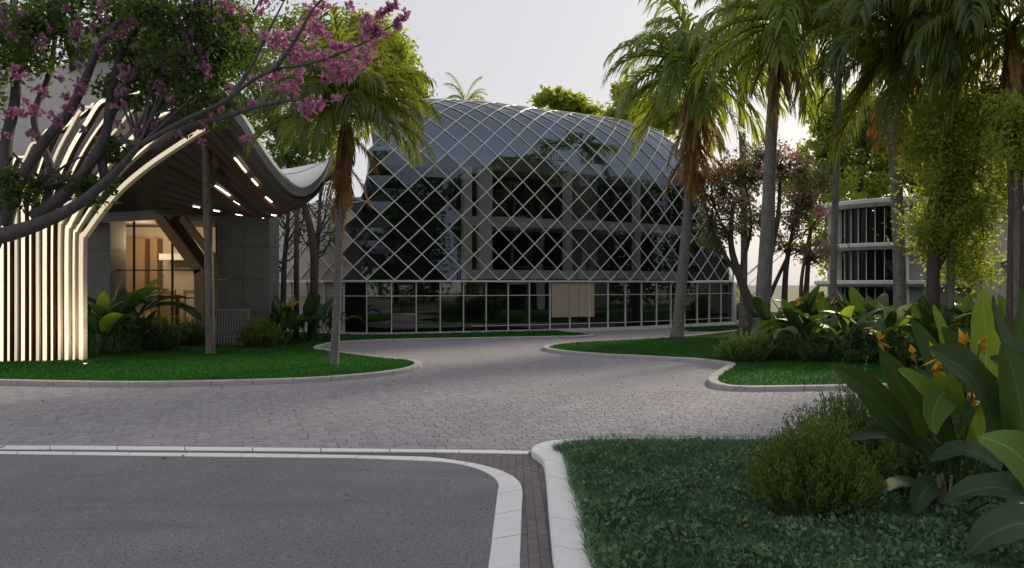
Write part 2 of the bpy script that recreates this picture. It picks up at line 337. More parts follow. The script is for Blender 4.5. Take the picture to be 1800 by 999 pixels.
M['leaf_dark'] = leaf_mat('dark_tree_leaf', (0.014, 0.036, 0.012), (0.065, 0.115, 0.03), (0.24, 0.36, 0.05), 0.34)
M['leaf_mid'] = leaf_mat('mid_tree_leaf', (0.022, 0.06, 0.015), (0.10, 0.18, 0.04), (0.42, 0.55, 0.07), 0.42)
M['leaf_light'] = leaf_mat('light_tree_leaf', (0.05, 0.105, 0.018), (0.19, 0.28, 0.05), (0.72, 0.78, 0.09), 0.5)
M['leaf_bush'] = leaf_mat('yellow_green_bush_leaf', (0.05, 0.105, 0.026), (0.19, 0.28, 0.07), (0.35, 0.4, 0.05), 0.35)
M['leaf_bush2'] = leaf_mat('fresh_bush_leaf', (0.042, 0.10, 0.032), (0.15, 0.25, 0.085), (0.25, 0.36, 0.06), 0.35)
M['pink'] = leaf_mat('pink_petal', (0.28, 0.11, 0.21), (0.58, 0.32, 0.46), (0.62, 0.22, 0.44), 0.4, 0.6, 0.2)
M['pink_tree'] = leaf_mat('rose_petal', (0.42, 0.18, 0.21), (0.74, 0.42, 0.44), (0.65, 0.25, 0.28), 0.4, 0.6, 0.2)
M['russet'] = leaf_mat('russet_leaf', (0.045, 0.062, 0.034), (0.15, 0.165, 0.09), (0.36, 0.36, 0.13), 0.4)
M['paddle'] = leaf_mat('paddle_leaf', (0.008, 0.028, 0.011), (0.028, 0.066, 0.027), (0.2, 0.33, 0.04), 0.18, 0.38, 0.35, True)
M['paddle_light'] = leaf_mat('light_paddle_leaf', (0.05, 0.12, 0.018), (0.13, 0.24, 0.035), (0.4, 0.55, 0.05), 0.45, 0.35, 0.45, True)
M['paddle_pale'] = leaf_mat('pale_paddle_leaf', (0.16, 0.22, 0.13), (0.3, 0.38, 0.24), (0.4, 0.5, 0.25), 0.3, 0.4, 0.4, True)
M['petiole'] = plain('petiole', (0.055, 0.10, 0.022), 0.5)
M['orange'] = leaf_mat('orange_bract', (0.55, 0.22, 0.012), (0.72, 0.38, 0.03), (0.8, 0.42, 0.04), 0.35, 0.5, 0.3)
M['cycad'] = leaf_mat('broad_shrub_leaf', (0.02, 0.055, 0.013), (0.08, 0.14, 0.035), (0.25, 0.35, 0.05), 0.32)
M['dry_clump'] = rough_mat('dry_fibre_clump', (0.16, 0.14, 0.11), (0.36, 0.33, 0.28), 8, 0.9, 40, 0.5, 0.02)

# ------------------------------------------------------------------ ground, road, driveway
gm = MB(); gm.grid([[(-600, -120, -0.03), (0, -120, -0.03), (600, -120, -0.03)], [(-600, 60, -0.03), (0, 60, -0.03), (600, 60, -0.03)], [(-600, 1500, -0.03), (0, 1500, -0.03), (600, 1500, -0.03)]])
tag(gm.build('ground', M['far_ground']), kind='structure')
def gp(l): return [G(*p) for p in l]
UP_O = gp([(-260, 781), (0, 783.6), (300, 786), (600, 789), (760, 791), (870, 792.5), (931, 794)])
UP_I = gp([(-260, 787.6), (0, 790), (300, 792), (600, 794.5), (760, 796), (870, 797.7), (929, 798.6)])
LO_O = gp([(-260, 791.4), (0, 793.8), (400, 797.8), (600, 800.8), (700, 802.8), (760, 805), (830, 815), (880, 828), (908, 843), (918, 861), (917, 900), (915, 960), (914, 999)]) + [(0.06, 5.2), (0.04, 2.0)]
LO_I = gp([(-260, 796.5), (0, 799), (400, 804), (600, 806), (700, 809), (780, 813), (830, 822), (862, 836), (876, 851), (874, 870), (868, 920), (862, 970), (858, 999)]) + [(-0.25, 5.2), (-0.3, 2.0)]
KR_O = gp([(1900, 776), (1500, 778), (1320, 779), (1078, 779.5), (1021, 781), (964, 786), (936, 796), (937, 806), (953, 818), (959, 844), (964, 904), (969, 961), (973, 999)]) + [(0.40, 5.2), (0.42, 2.0)]
KR_I = gp([(1900, 781), (1500, 783), (1304, 784), (1078, 785), (1035, 788), (1000, 793), (982, 800), (985, 806), (1000, 818), (1013.6, 867), (1029, 916), (1038, 961), (1047, 999)]) + [(0.80, 5.2), (0.83, 2.0)]
# driveway joint bed
dw = sheet('driveway', [(-30, 1.5), (60, 1.5), (60, 58), (-30, 58)], -0.008, M['joint'])
far = sheet('distant_paving', [(-30, 19.2), (45, 19.2), (45, 56), (-30, 56)], 0.0, M['paver_far'])
far.parent = dw; del far['kind']
LOi = catmull(LO_I, 6); asph = [tuple(p) for p in LOi] + [(-14, 2.0)]
sheet('road', asph, 0.004, M['asphalt'])

def piece(poly, z0, z1, inset=0.012):
    c = np.mean(poly, 0); n = len(poly); p = np.array(poly)
    top = [(c + (q - c) * (1 - inset / max(0.03, np.linalg.norm(q - c)))) for q in p]
    V = [(x, y, z0) for x, y in p] + [(x, y, z1) for x, y in top]
    Fs = [tuple(range(n, 2 * n))] + [(i, (i + 1) % n, n + (i + 1) % n, n + i) for i in range(n)]
    return V, Fs
# irregular pavers, real pieces in the near band
DX, DY = 0.19, 0.255
pieces = []
j = 0
yy = 12.60
LOo = catmull(LO_O, 6); UPo = catmull(UP_O, 6)
def jit(i, j, k):
    r = random.Random((i * 73856093) ^ (j * 19349663) ^ (k * 83492791)); return np.array([(r.random() - 0.5) * 0.105, (r.random() - 0.5) * 0.15])
clip_poly = np.array(gp([(-300, 671), (0, 676), (250, 679), (500, 673.5), (640, 664.5), (705, 659), (1300, 659), (1300, 687), (1900, 684), (1900, 778), (1400, 781), (1078, 782.5), (964, 790), (930, 797), (760, 794), (600, 792), (300, 789), (0, 787), (-300, 783)]))
for j in range(0, 28):
    y0 = 12.30 + j * DY
    if y0 > 19.2: break
    half = y0 * 0.70 + 0.5
    for i in range(int(-half / DX), int(half / DX) + 1):
        off = 0.5 * (j % 2)
        def V_(a, b, kind):   # lattice vertices shared between bricks
            return np.array([(a) * DX, 12.30 + b * DY])
        # hex of a running bond: corners (left,mid,right) bottom and top on half lattice
        a0 = i * 2 + (j % 2)
        pts = [(a0, j), (a0 + 1, j), (a0 + 2, j), (a0 + 2, j + 1), (a0 + 1, j + 1), (a0, j + 1)]
        poly = [np.array([a * DX / 2, 12.30 + b * DY]) + jit(a, b, 3) for a, b in pts]
        c = np.mean(poly, 0)
        poly = [c + (q - c) * (1 - 0.0055 / np.linalg.norm(q - c)) for q in poly]
        if not inside(clip_poly, np.array([c]))[0]: continue
        pieces.append((c[1], poly))
pieces.sort(key=lambda p: p[0] + 0.02 * abs(p[1][0][0]))
def emit(o_list, name, parent, mat, zr, first, z0=-0.006):
    rest = MB()
    for k, (_, poly) in enumerate(o_list):
        z1 = zr + random.uniform(-0.0018, 0.0018)
        V, Fs = piece(poly, z0, z1)
        if k < first:
            me = bpy.data.meshes.new(name); me.from_pydata(V, [], Fs); me.update(); me.materials.append(mat); link(name, me, parent)
        else: rest.add(V, Fs)
    if rest.v: tag(rest.build('small_' + name + 's', mat, parent), kind='stuff')
emit(pieces, 'paver', dw, M['paver'], 0.006, 300)
# brick strip beside the road
bs = sheet('brick_strip', [(-20, 12.0), (-9, 12.3), (0.62, 12.3), (0.62, 1.5), (-20, 1.5)], -0.004, M['joint'])
strip_poly = np.concatenate([catmull(LO_O, 6), catmull(KR_O[6:], 6)[::-1], np.array([(0.2, 12.26)]), catmull(UP_I, 6)[::-1]])
bricks = []
bw, bl = 0.108, 0.215
for r_ in range(0, 60):
    for c_ in range(-10, 8):
        x0 = 0.05 + c_ * bw; y0 = 2.0 + r_ * bl + (c_ % 2) * bl / 2
        poly = [np.array(p) for p in ((x0 + .004, y0 + .004), (x0 + bw - .004, y0 + .004), (x0 + bw - .004, y0 + bl - .004), (x0 + .004, y0 + bl - .004))]
        if inside(strip_poly, np.array([np.mean(poly, 0)]))[0] and inside(strip_poly, np.array(poly)).sum() >= 2: bricks.append((y0, poly))
emit([b for b in bricks if b[0] > 6.8] + [b for b in bricks if b[0] <= 6.8], 'brick', bs, M['brick'], 0.002, 280, -0.003)

def kerb_pair(name, inner, outer, h, mat, seg=0.95, z0=-0.02):
    a, b = catmull(inner, 10), catmull(outer, 10)
    LA, LB = arclen(a), arclen(b); n = max(2, int(round((LA[-1] + LB[-1]) / 2 / seg))); par = empty(name, (float(a[0][0]), float(a[0][1]), 0), kind='structure')
    for k in range(n):
        gap = 0.008 / seg
        ts = np.linspace((k + gap) / n, (k + 1 - gap) / n, 7)
        ia = np.array([np.interp(ts * LA[-1], LA, a[:, d]) for d in (0, 1)]).T; ob = np.array([np.interp(ts * LB[-1], LB, b[:, d]) for d in (0, 1)]).T
        dz = random.uniform(-0.002, 0.002) if h < .05 else random.uniform(-0.004, 0.004); c = min(.022, h * .7); m = MB(); rows = []
        for p, q in zip(ia, ob):
            u = (q - p) / np.linalg.norm(q - p)
            rows.append([(p[0], p[1], z0), (p[0], p[1], h + dz - c), (*(p + u * c), h + dz), (*(q - u * c), h + dz), (q[0], q[1], h + dz - c), (q[0], q[1], z0)])
        m.grid(rows); e = (len(rows) - 1) * 6
        m.f.append(tuple(range(6))); m.f.append(tuple(e + x for x in range(5, -1, -1)))
        o = m.build('kerb_stone', mat, par)
        bm = bmesh.new(); bm.from_mesh(o.data); bmesh.ops.recalc_face_normals(bm, faces=bm.faces); bm.to_mesh(o.data); bm.free()
    return par
kerb_pair('flush_kerb', UP_I, UP_O, 0.009, M['kerb_white'], 1.1)
kerb_pair('road_kerb', LO_I, LO_O, 0.010, M['kerb_white'], 0.9)
kerb_pair('lawn_kerb', KR_I, KR_O, 0.10, M['kerb_white'], 0.9)
def offset(poly, d):
    p = np.array(poly); t = np.gradient(p, axis=0); t /= np.linalg.norm(t, axis=1)[:, None]; n = np.stack([-t[:, 1], t[:, 0]], -1)
    return [tuple(q) for q in p + n * d]
# outlines of the far kerbs (outer, road side); walked so that the lawn lies on the left
LL = gp([(-260, 670), (0, 676.5), (250, 680), (500, 674.5), (640, 665.5), (715, 655.5), (742, 646), (728, 638.5), (690, 635), (640, 629), (590, 622), (563, 616.5), (573, 610), (610, 604.5), (720, 600.5), (900, 597), (1010, 595), (1047, 592.5)])
RL = gp([(1292, 583.5), (1200, 594), (1090, 601.5), (1000, 606), (955, 613.5), (975, 620.5), (1040, 627), (1150, 633), (1240, 638.5), (1278, 645), (1262, 657), (1244, 672), (1262, 684), (1330, 688.5), (1500, 686), (1700, 682), (1950, 680)])
BL = gp([(1302, 570.5), (1270, 573), (1195, 577.5), (1205, 583.2), (1260, 583.4), (1300, 580)])
LLc = [tuple(p) for p in catmull(LL, 6)]; RLc = [tuple(p) for p in catmull(RL, 6)]; BLc = [tuple(p) for p in catmull(BL, 5)]
kerb_pair('lawn_kerb', offset(LLc, 0.26)[::6], LL, 0.12, M['kerb'], 1.0)
kerb_pair('lawn_kerb', offset(RLc, 0.26)[::6], RL, 0.12, M['kerb'], 1.0)
left_lawn = [q for q in offset(LLc, 0.24)] + [(2.0, 43.4), (-6, 40.6), (-12, 42.0), (-30, 45), (-30, 22)]
right_lawn = [q for q in offset(RLc, 0.24)] + [(40, 20), (50, 60), (19, 60), (16, 48)]
near_lawn = [tuple(p) for p in catmull(KR_I, 6)] + [(14, 2.0), (14, 13.0)]
sheet('lawn', left_lawn, 0.085, M['lawn'], depth=0.11); sheet('lawn', right_lawn, 0.085, M['lawn'], depth=0.11)
sheet('lawn', near_lawn, 0.06, M['soil'], depth=0.09)
back_lawn = [G(1302, 571), (14.0, 49.0), G(1200, 578), G(1210, 583), G(1262, 583), G(1330, 579)]
sheet('lawn', back_lawn, 0.03, M['lawn'], depth=0.05)

def blades(name, poly, n, hmin, hmax, w, mat, z, ymin=None, ymax=None, lean=0.4, dens=None, xlim=0.72):
    p = np.array(poly); lo, hi = p.min(0), p.max(0)
    if ymin is not None: lo[1] = max(lo[1], ymin)
    if ymax is not None: hi[1] = min(hi[1], ymax)
    pts = np.empty((0, 2)); tries = 0
    while len(pts) < n and tries < 60:
        q = rng.uniform(lo, hi, (n, 2)); q = q[inside(p, q)]; q = q[np.abs(q[:, 0]) < q[:, 1] * xlim + 0.5]
        if dens is not None: q = q[rng.random(len(q)) < dens(q)]
        pts = np.concatenate([pts, q]); tries += 1
    pts = pts[:n]; n = len(pts); az = rng.uniform(0, 2 * np.pi, n); h = rng.uniform(hmin, hmax, n); ln = rng.normal(0, lean, (n, 2)) * h[:, None]
    dx, dy = np.cos(az) * w / 2, np.sin(az) * w / 2; Z = np.full(n, z)
    V = np.empty((n, 5, 3))
    V[:, 0] = np.stack([pts[:, 0] - dx, pts[:, 1] - dy, Z - .01], -1); V[:, 1] = np.stack([pts[:, 0] + dx, pts[:, 1] + dy, Z - .01], -1)
    m = pts + ln * 0.35
    V[:, 2] = np.stack([m[:, 0] + dx * .8, m[:, 1] + dy * .8, Z + h * .6], -1); V[:, 3] = np.stack([m[:, 0] - dx * .8, m[:, 1] - dy * .8, Z + h * .6], -1)
    e = pts + ln; V[:, 4] = np.stack([e[:, 0], e[:, 1], Z + h * 0.95], -1)
    b = (np.arange(n) * 5)[:, None]
    Fa = np.concatenate([b + [0, 1, 2], b + [0, 2, 3], b + [3, 2, 4]])
    o = link(name, np_mesh(name, V.reshape(-1, 3), Fa, mat)); o['kind'] = 'stuff'; return o
blades('grass', left_lawn, 90000, 0.04, 0.085, 0.022, M['grass'], 0.085, None, 30)
blades('grass', left_lawn, 25000, 0.05, 0.10, 0.04, M['grass'], 0.085, 30, 45)
blades('grass', right_lawn, 60000, 0.04, 0.085, 0.024, M['grass'], 0.085, None, 37)
blades('grass', back_lawn, 6000, 0.05, 0.1, 0.05, M['grass'], 0.03)
blades('grass', near_lawn, 90000, 0.06, 0.15, 0.008, M['grass_near'], 0.06, 6.0, 13, 0.6)

ke = catmull(KR_I, 30); ke = ke[(ke[:, 1] > 5) & (ke[:, 0] < 8)]; q = ke[rng.integers(0, len(ke), 5000)] + rng.normal(0, .035, (5000, 2)); qb = np.array([(x, y) for x, y in q])
edge_poly = [tuple(p) for p in ke] + [tuple(p + np.array([-.075, .05])) for p in ke[::-1]]
blades('grass', edge_poly, 3500, .05, .13, .008, M['grass_near'], .085, 5.5, 13, .9)

# leafy ground cover on the near lawn
def leaf_quads(C, size, mat, name, parent=None, up=0.0, aspect=0.5, drop=0.0, kind=None, basis=None, sizes=None):
    n = len(C); d = rng.normal(0, 1, (n, 3)); d[:, 2] += up; d /= np.linalg.norm(d, axis=1)[:, None]
    if basis is not None: d = d * (1 - basis[1]) + basis[0] * basis[1]; d /= np.linalg.norm(d, axis=1)[:, None] + 1e-9
    d[:, 2] -= drop; d /= np.linalg.norm(d, axis=1)[:, None] + 1e-9
    r = rng.normal(0, 1, (n, 3)); s = np.cross(d, r); s /= np.linalg.norm(s, axis=1)[:, None] + 1e-9; nn = np.cross(s, d)
    L = size * rng.uniform(0.7, 1.3, n)[:, None] if sizes is None else sizes[:, None]; w = L * aspect * 0.5
    V = np.empty((n, 4, 3)); V[:, 0] = C; V[:, 1] = C + d * L * .45 + s * w + nn * w * .25; V[:, 2] = C + d * L - nn * L * .12; V[:, 3] = C + d * L * .45 - s * w + nn * w * .25
    b = (np.arange(n) * 4)[:, None]
    o = link(name, np_mesh(name, V.reshape(-1, 3), np.concatenate([b + [0, 1, 2], b + [0, 2, 3]]), mat), parent)
    if kind: o['kind'] = kind
    return o
nl = np.array(near_lawn); q = rng.uniform((0.5, 5.5), (8, 12.3), (120000, 2)); q = q[inside(nl, q)]
den = np.clip(1.25 - (q[:, 1] - 7) / 5.0, 0.08, 1) * (0.35 + 0.65 * (np.sin(q[:, 0] * 3.1 + 1) * np.sin(q[:, 1] * 2.7) > -0.2)); q = q[rng.random(len(q)) < den][:45000]
hh = rng.uniform(0.02, 0.16, len(q)) * (0.7 + 0.5 * np.sin(q[:, 0] * 5) * np.sin(q[:, 1] * 4.3))
leaf_quads(np.column_stack([q, 0.06 + hh * 1.25]), 0.068, M['grass_near'], 'ground_cover', None, 0.5, 0.6, 0, 'stuff')

# ------------------------------------------------------------------ glass building
gb = empty('glass_building', (2.0, 46.0, 0), 0, 'curved dark glass building wrapped in a pale diamond lattice behind the driveway', 'building')
FP = catmull([(-17, 47.2), (-14, 44.0), (-12, 42.2), (-10, 40.8), (-8.6, 40.1), (-7.2, 39.75), (-5.75, 39.9), (-2.9, 40.9), (0, 42.1), (3.1, 43.6), (6.5, 45.4), (10.3, 48.2), (14.3, 51.6)], 20)
FL = arclen(FP); FT = FL[-1]
FPX = 900 + FP[:, 0] / FP[:, 1] * F
def s_of_px(px): return float(np.interp(px, FPX, FL))
def fp(s): return sample(FP, s, FL)
def fn(s):
    a, b = fp(max(0, s - .6)), fp(min(FT, s + .6)); t = (b - a) / np.linalg.norm(b - a); return np.array([-t[1], t[0]])
PROF = catmull([(0, 0), (0, .2), (0, .4), (.006, .54), (.05, .68), (.15, .815), (.33, .92), (.56, .975), (.8, .996), (1, 1)], 10)
Z0 = 2.80
HK = ([400, 500, 560, 626, 637, 655, 700, 750, 800, 900, 1000, 1100, 1160, 1200, 1215, 1228, 1250, 1270, 1290],
      [3.8, 4.0, 4.2, 4.3, 9.0, 9.7, 10.1, 10.2, 10.4, 10.5, 10.4, 10.35, 10.25, 10.0, 9.4, 6.6, 4.6, 2.8, .6])
WK = ([400, 600, 640, 700, 800, 1100, 1200, 1226, 1250, 1290], [1.0, 1.2, 5.0, 6.5, 7, 6.6, 5, 1.6, .5, .2])
DA = 0.655
def prof_at(s):
    px = float(np.interp(s, FL, FPX)); H = .5 * np.interp(px, *HK) + .25 * np.interp(px - 5, *HK) + .25 * np.interp(px + 5, *HK); pr = PROF * [np.interp(px, *WK), H]; return pr, arclen(pr)
def shell(s, a, out=0.0):
    pr, L = prof_at(s); a = min(a, L[-1]); q = sample(pr, a, L); q2 = sample(pr, min(L[-1], a + .15), L); q1 = sample(pr, max(0, a - .15), L)
    tn = (q2 - q1); tn = tn / (np.linalg.norm(tn) + 1e-9); n = fn(s); p = fp(s)
    w, z = q[0] - tn[1] * out, q[1] + tn[0] * out
    return np.array([p[0] + n[0] * w, p[1] + n[1] * w, Z0 + z])
NC = 54; NR = 25
node = {}
for i in range(NC + 1):
    for j in range(NR + 1): node[i, j] = shell(i / NC * FT, j * DA)
camp = np.array([0, 0, CH])
panes = []
for i in range(NC + 1):
    for j in range(NR + 1):
        if (i + j) % 2 == 1:
            c4 = [node.get((i - 1, j)), node.get((i, j - 1)), node.get((i + 1, j)), node.get((i, j + 1))]; c4 = [c for c in c4 if c is not None]
            if len(c4) < 3: continue
            scr = [((c[0]) / c[1], (c[2] - CH) / c[1]) for c in c4]
            ar = abs(sum(scr[k][0] * scr[(k + 1) % len(scr)][1] - scr[(k + 1) % len(scr)][0] * scr[k][1] for k in range(len(scr)))) / 2
            nn_ = np.cross(c4[2] - c4[0], c4[-1] - c4[1]) if len(c4) == 4 else np.cross(c4[1] - c4[0], c4[2] - c4[0])
            if np.linalg.norm(nn_) < .12: continue
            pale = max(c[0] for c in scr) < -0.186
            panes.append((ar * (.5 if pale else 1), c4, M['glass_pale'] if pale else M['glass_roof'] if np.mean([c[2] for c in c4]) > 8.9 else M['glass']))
panes.sort(key=lambda p: -p[0])
rest = MB()
rest2, rest3 = MB(), MB()
for k, (ar, c4, gm_) in enumerate(panes):
    c = np.mean(c4, 0); ax = Vector(rng.normal(0, 1, 3)).normalized(); rot = Matrix.Rotation(random.gauss(0, R(0.35)), 3, ax)
    vs = [Vector(c) + rot @ Vector(p - c) for p in c4]
    fs = [tuple(range(len(vs)))]
    if len(vs) == 4: fs = [(0, 1, 2), (0, 2, 3)] if abs((vs[0] - vs[2]).length) < 0 else [(0, 1, 2, 3)]
    if k < 290:
        me = bpy.data.meshes.new('glass_pane'); me.from_pydata(vs, [], fs); me.update(); me.materials.append(gm_); link('glass_pane', me, gb)
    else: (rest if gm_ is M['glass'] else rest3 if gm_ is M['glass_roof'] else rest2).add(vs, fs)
tag(rest.build('small_glass_panes', M['glass'], gb), kind='stuff')
if rest3.v: tag(rest3.build('small_glass_panes', M['glass_roof'], gb), kind='stuff')
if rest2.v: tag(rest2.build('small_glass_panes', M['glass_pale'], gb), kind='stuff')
for sgn in (1, -1):
    for i0 in range(-NR, NC + NR + 1):
        pts = []
        for j in range(NR + 1):
            i = i0 + sgn * j
            if 0 <= i <= NC and (i + j) % 2 == 0: pass
            if 0 <= i <= NC: pts.append((i, j))
        if len(pts) < 2 or (pts[0][0] + pts[0][1]) % 2: continue
        line = []
        for (i, j) in pts:
            if (j - 1) * DA > prof_at(i / NC * FT)[1][-1]: continue
            line.append(shell(i / NC * FT, j * DA, 0.03))
        if len(line) < 2: continue
        m = MB(); m.tube(line, 0.03, 5); m.build('lattice_bar', M['mullion'], gb)
# rim bars, rear shell
m = MB(); m.tube([shell(FT * k / 80, 99, .03) for k in range(81)], 0.05, 6); m.build('ridge_bar', M['mullion'], gb)
m = MB(); m.tube([shell(FT, k / 30 * prof_at(FT)[1][-1], .03) for k in range(31)], 0.06, 6); m.build('edge_bar', M['mullion'], gb)
m = MB(); rows = []
for k in range(41):
    s = FT * k / 40; a = shell(s, 99); n = fn(s); b = np.array([a[0] + n[0] * 5, a[1] + n[1] * 5, a[2] - 1.6]); d = np.array([b[0] + n[0], b[1] + n[1], 0])
    rows.append([a, b, d])
m.grid(rows); m.build('rear_shell', M['stone'], gb)
# concrete frame and dark rooms behind the lattice glass
def inn(px, d): q = s_of_px(px); p = fp(q) + fn(q) * d; return (float(p[0]), float(p[1]))
def wallstrip(px0, px1, d, z0, z1, n=24):
    m = MB(); m.grid([[(*inn(x, d), z0), (*inn(x, d), z1)] for x in np.linspace(px0, px1, n)]); return m
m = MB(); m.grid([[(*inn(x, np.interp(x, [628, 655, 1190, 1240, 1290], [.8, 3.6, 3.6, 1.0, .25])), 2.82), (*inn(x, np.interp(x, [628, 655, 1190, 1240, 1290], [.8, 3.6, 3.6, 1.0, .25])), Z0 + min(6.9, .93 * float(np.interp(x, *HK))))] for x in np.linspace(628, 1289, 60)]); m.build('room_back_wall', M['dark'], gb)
wallstrip(1012, 1062, .7, 3.36, 8.6).build('stone_pier', M['stone'], gb)
for z0, z1 in ((2.86, 3.35), (5.65, 6.15)):
    m = MB(); rows = []
    for x in np.linspace(815, 1215, 24): rows.append([(*inn(x, 3.5), z0), (*inn(x, .35), z0), (*inn(x, .35), z1), (*inn(x, 3.5), z1)])
    m.grid(rows); m.build('floor_slab', M['white_paint'], gb)
m = MB(); rows = []
for x in np.linspace(650, 1225, 24): rows.append([(*inn(x, 3.6), 8.75), (*inn(x, 1.3), 8.75), (*inn(x, 1.5), 9.5), (*inn(x, 3.6), 9.6)])
m.grid(rows); m.build('roof_slab', M['concrete'], gb)
for px, w_ in ((826, .45), (858, .75), (1006, .4), (1130, .35)):
    for z0, z1 in ((3.36, 5.64), (6.16, 8.74)):
        q = inn(px, .55); m = MB(); m.box((*q, (z0 + z1) / 2), (w_, .4, z1 - z0), .45); m.build('column', M['white_paint'], gb)

# ground floor
m = MB(); m.rectsweep([(*fp(FT * k / 90), 2.76) for k in range(91)], 0.10, 0.22, ddir=Vector((0, 0, 1))); 
m = MB(); rows = []
for k in range(91):
    s = FT * k / 90; p = fp(s); n = fn(s); o = p - n * .10; i_ = p + n * .6
    rows.append([(*i_, 2.70), (*o, 2.70), (*o, 2.795), (*i_, 2.795), (*i_, 2.70)])
m.grid(rows); m.build('ledge', M['mullion'], gb)
m = MB(); rows = []
for k in range(91):
    s = FT * k / 90; p = fp(s); n = fn(s); o = p - n * .22; i_ = p + n * .5
    rows.append([(*o, -.02), (*o, .16), (*i_, .16)])
m.grid(rows); m.build('plinth', M['concrete_pale'], gb)
NG = 30; sp = [FT * k / NG for k in range(NG + 1)]
panel_px = [970, 1008, 1045]
s_a, s_b = s_of_px(970), s_of_px(1046)
inset = 0.08
for k in range(NG):
    a, b = sp[k], sp[k + 1]
    for (z0, z1) in ((0.17, 2.0), (2.0, 2.69)):
        pa, pb = fp(a) + fn(a) * inset, fp(b) + fn(b) * inset; tl = random.gauss(0, 0.004)
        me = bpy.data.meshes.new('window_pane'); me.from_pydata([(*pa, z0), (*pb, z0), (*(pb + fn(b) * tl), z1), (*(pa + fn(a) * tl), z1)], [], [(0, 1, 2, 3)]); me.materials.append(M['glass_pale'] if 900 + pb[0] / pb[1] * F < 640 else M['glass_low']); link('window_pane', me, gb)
for k in range(NG + 1):
    p = fp(sp[k]) + fn(sp[k]) * .05; n = fn(sp[k]); m = MB(); m.box((*p, 1.43), (0.042, 0.10, 2.54), math.atan2(n[1], n[0]) - math.pi / 2); m.build('mullion', M['mullion'], gb)
m = MB(); m.rectsweep([(*(fp(FT * k / 90) + fn(FT * k / 90) * .05), 2.0) for k in range(91)], 0.04, 0.036, ddir=Vector((0, 0, 1))); m.build('transom', M['mullion'], gb)
m = MB(); m.rectsweep([(*(fp(s_of_px(830) + (FT - s_of_px(830)) * k / 60) + fn(s_of_px(900)) * .06), 0.42) for k in range(61)], 0.04, 0.03, ddir=Vector((0, 0, 1))); m.build('low_rail', M['mullion'], gb)
for q0, q1 in ((970, 1000), (1000.6, 1018), (1018.6, 1045)):
    a, b = s_of_px(q0), s_of_px(q1); pa, pb = fp(a), fp(b); n = fn((a + b) / 2); c = (pa + pb) / 2 + n * 0.035
    m = MB(); m.box((*c, 1.72), (np.linalg.norm(pb - pa) - .012, 0.07, 1.86), math.atan2(n[1], n[0]) - math.pi / 2); m.build('stone_panel', M['beige_stone'], gb, bevel=0.006)
# end column and return wall
pe = fp(FT); ne = fn(FT)
m = MB(); m.tube([(pe[0] + .1, pe[1], -.02), (pe[0] + .1, pe[1], 2.7)], 0.14, 10); m.build('end_column', M['concrete_pale'], gb, True)
m = MB(); m.grid([[(*(pe + ne * .1), 0.0), (*(pe + ne * .1), 2.7)], [(*(pe + ne * 10), 0.0), (*(pe + ne * 10), 2.7)]]); m.build('side_wall', M['glass_low'], gb)

# ------------------------------------------------------------------ entrance pavilion
YF = 26.0
pv = empty('entrance_pavilion', (-11.5, 28, 0), 0, 'wave roofed entrance pavilion with glowing cream ribs fanning up from the lawn', 'pavilion')
EDGE = [(120, 95), (150, 82), (180, 75), (215, 70), (250, 69), (285, 76), (320, 95), (350, 125), (380, 165), (405, 197), (430, 230), (450, 262), (470, 292), (490, 318), (510, 338), (530, 346), (550, 338), (570, 312), (585, 272)]
FE = catmull([tuple(P(x, y, YF)) for x, y in EDGE], 6)
NE = len(FE) - 1
BK = np.stack([np.linspace(-18.5, -9.3, NE + 1), np.full(NE + 1, 34.0), np.linspace(5.35, 5.85, NE + 1)], -1)
us = np.linspace(0, 1, NE + 1)
tipw = np.clip((us - 0.80) / 0.2, 0, 1)
BK2 = BK.copy()
BK2[:, 1] -= 3.2 * tipw ** 1.5; BK2[:, 0] += 2.6 * tipw ** 1.3; BK2[:, 2] += 0.9 * tipw ** 1.3
def under(k, v):
    a, b = FE[k], BK2[k]; p = a + (b - a) * v; p = p.copy(); p[2] -= 0.35 * math.sin(math.pi * v) * (1 - tipw[k]); return p
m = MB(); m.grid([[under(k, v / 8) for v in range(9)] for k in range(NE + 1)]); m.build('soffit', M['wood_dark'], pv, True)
TH = np.interp(us, [0, .3, .45, .7, .9, 1], [.60, .62, .42, .34, .26, .05])
m = MB(); m.grid([[FE[k] + [0, 0.0, 0], FE[k] + [0, -.12, 0], FE[k] + [0, -.12, TH[k]], FE[k] + [0, 0.35, TH[k] + .03]] for k in range(NE + 1)]); m.build('fascia', M['fascia'], pv)
m = MB(); rows = []
for k in range(NE + 1):
    a = FE[k] + [0, 0.35, TH[k] + .03]; r = []
    bk = BK2[k].copy(); tz = np.interp(us[k], [0, .55, .75, .84, .93, 1], [1.2, 1.2, 1.15, 1.55, 1.0, .3])
    for v in np.linspace(0, 1, 9):
        q = a + (bk - a) * v; q[2] = a[2] + (bk[2] + tz - a[2]) * v + 0.25 * math.sin(math.pi * v); r.append(q)
    r.append(bk); rows.append(r)
m.grid(rows); m.build('roof_skin', M['skin'], pv, True)
m = MB(); m.rectsweep([r[3] + np.array([0, 0, .01]) for r in rows if True][int(NE * .80):], 0.03, 0.03, ddir=Vector((0, 0, 1))); m.build('roof_seam', M['fascia'], pv)
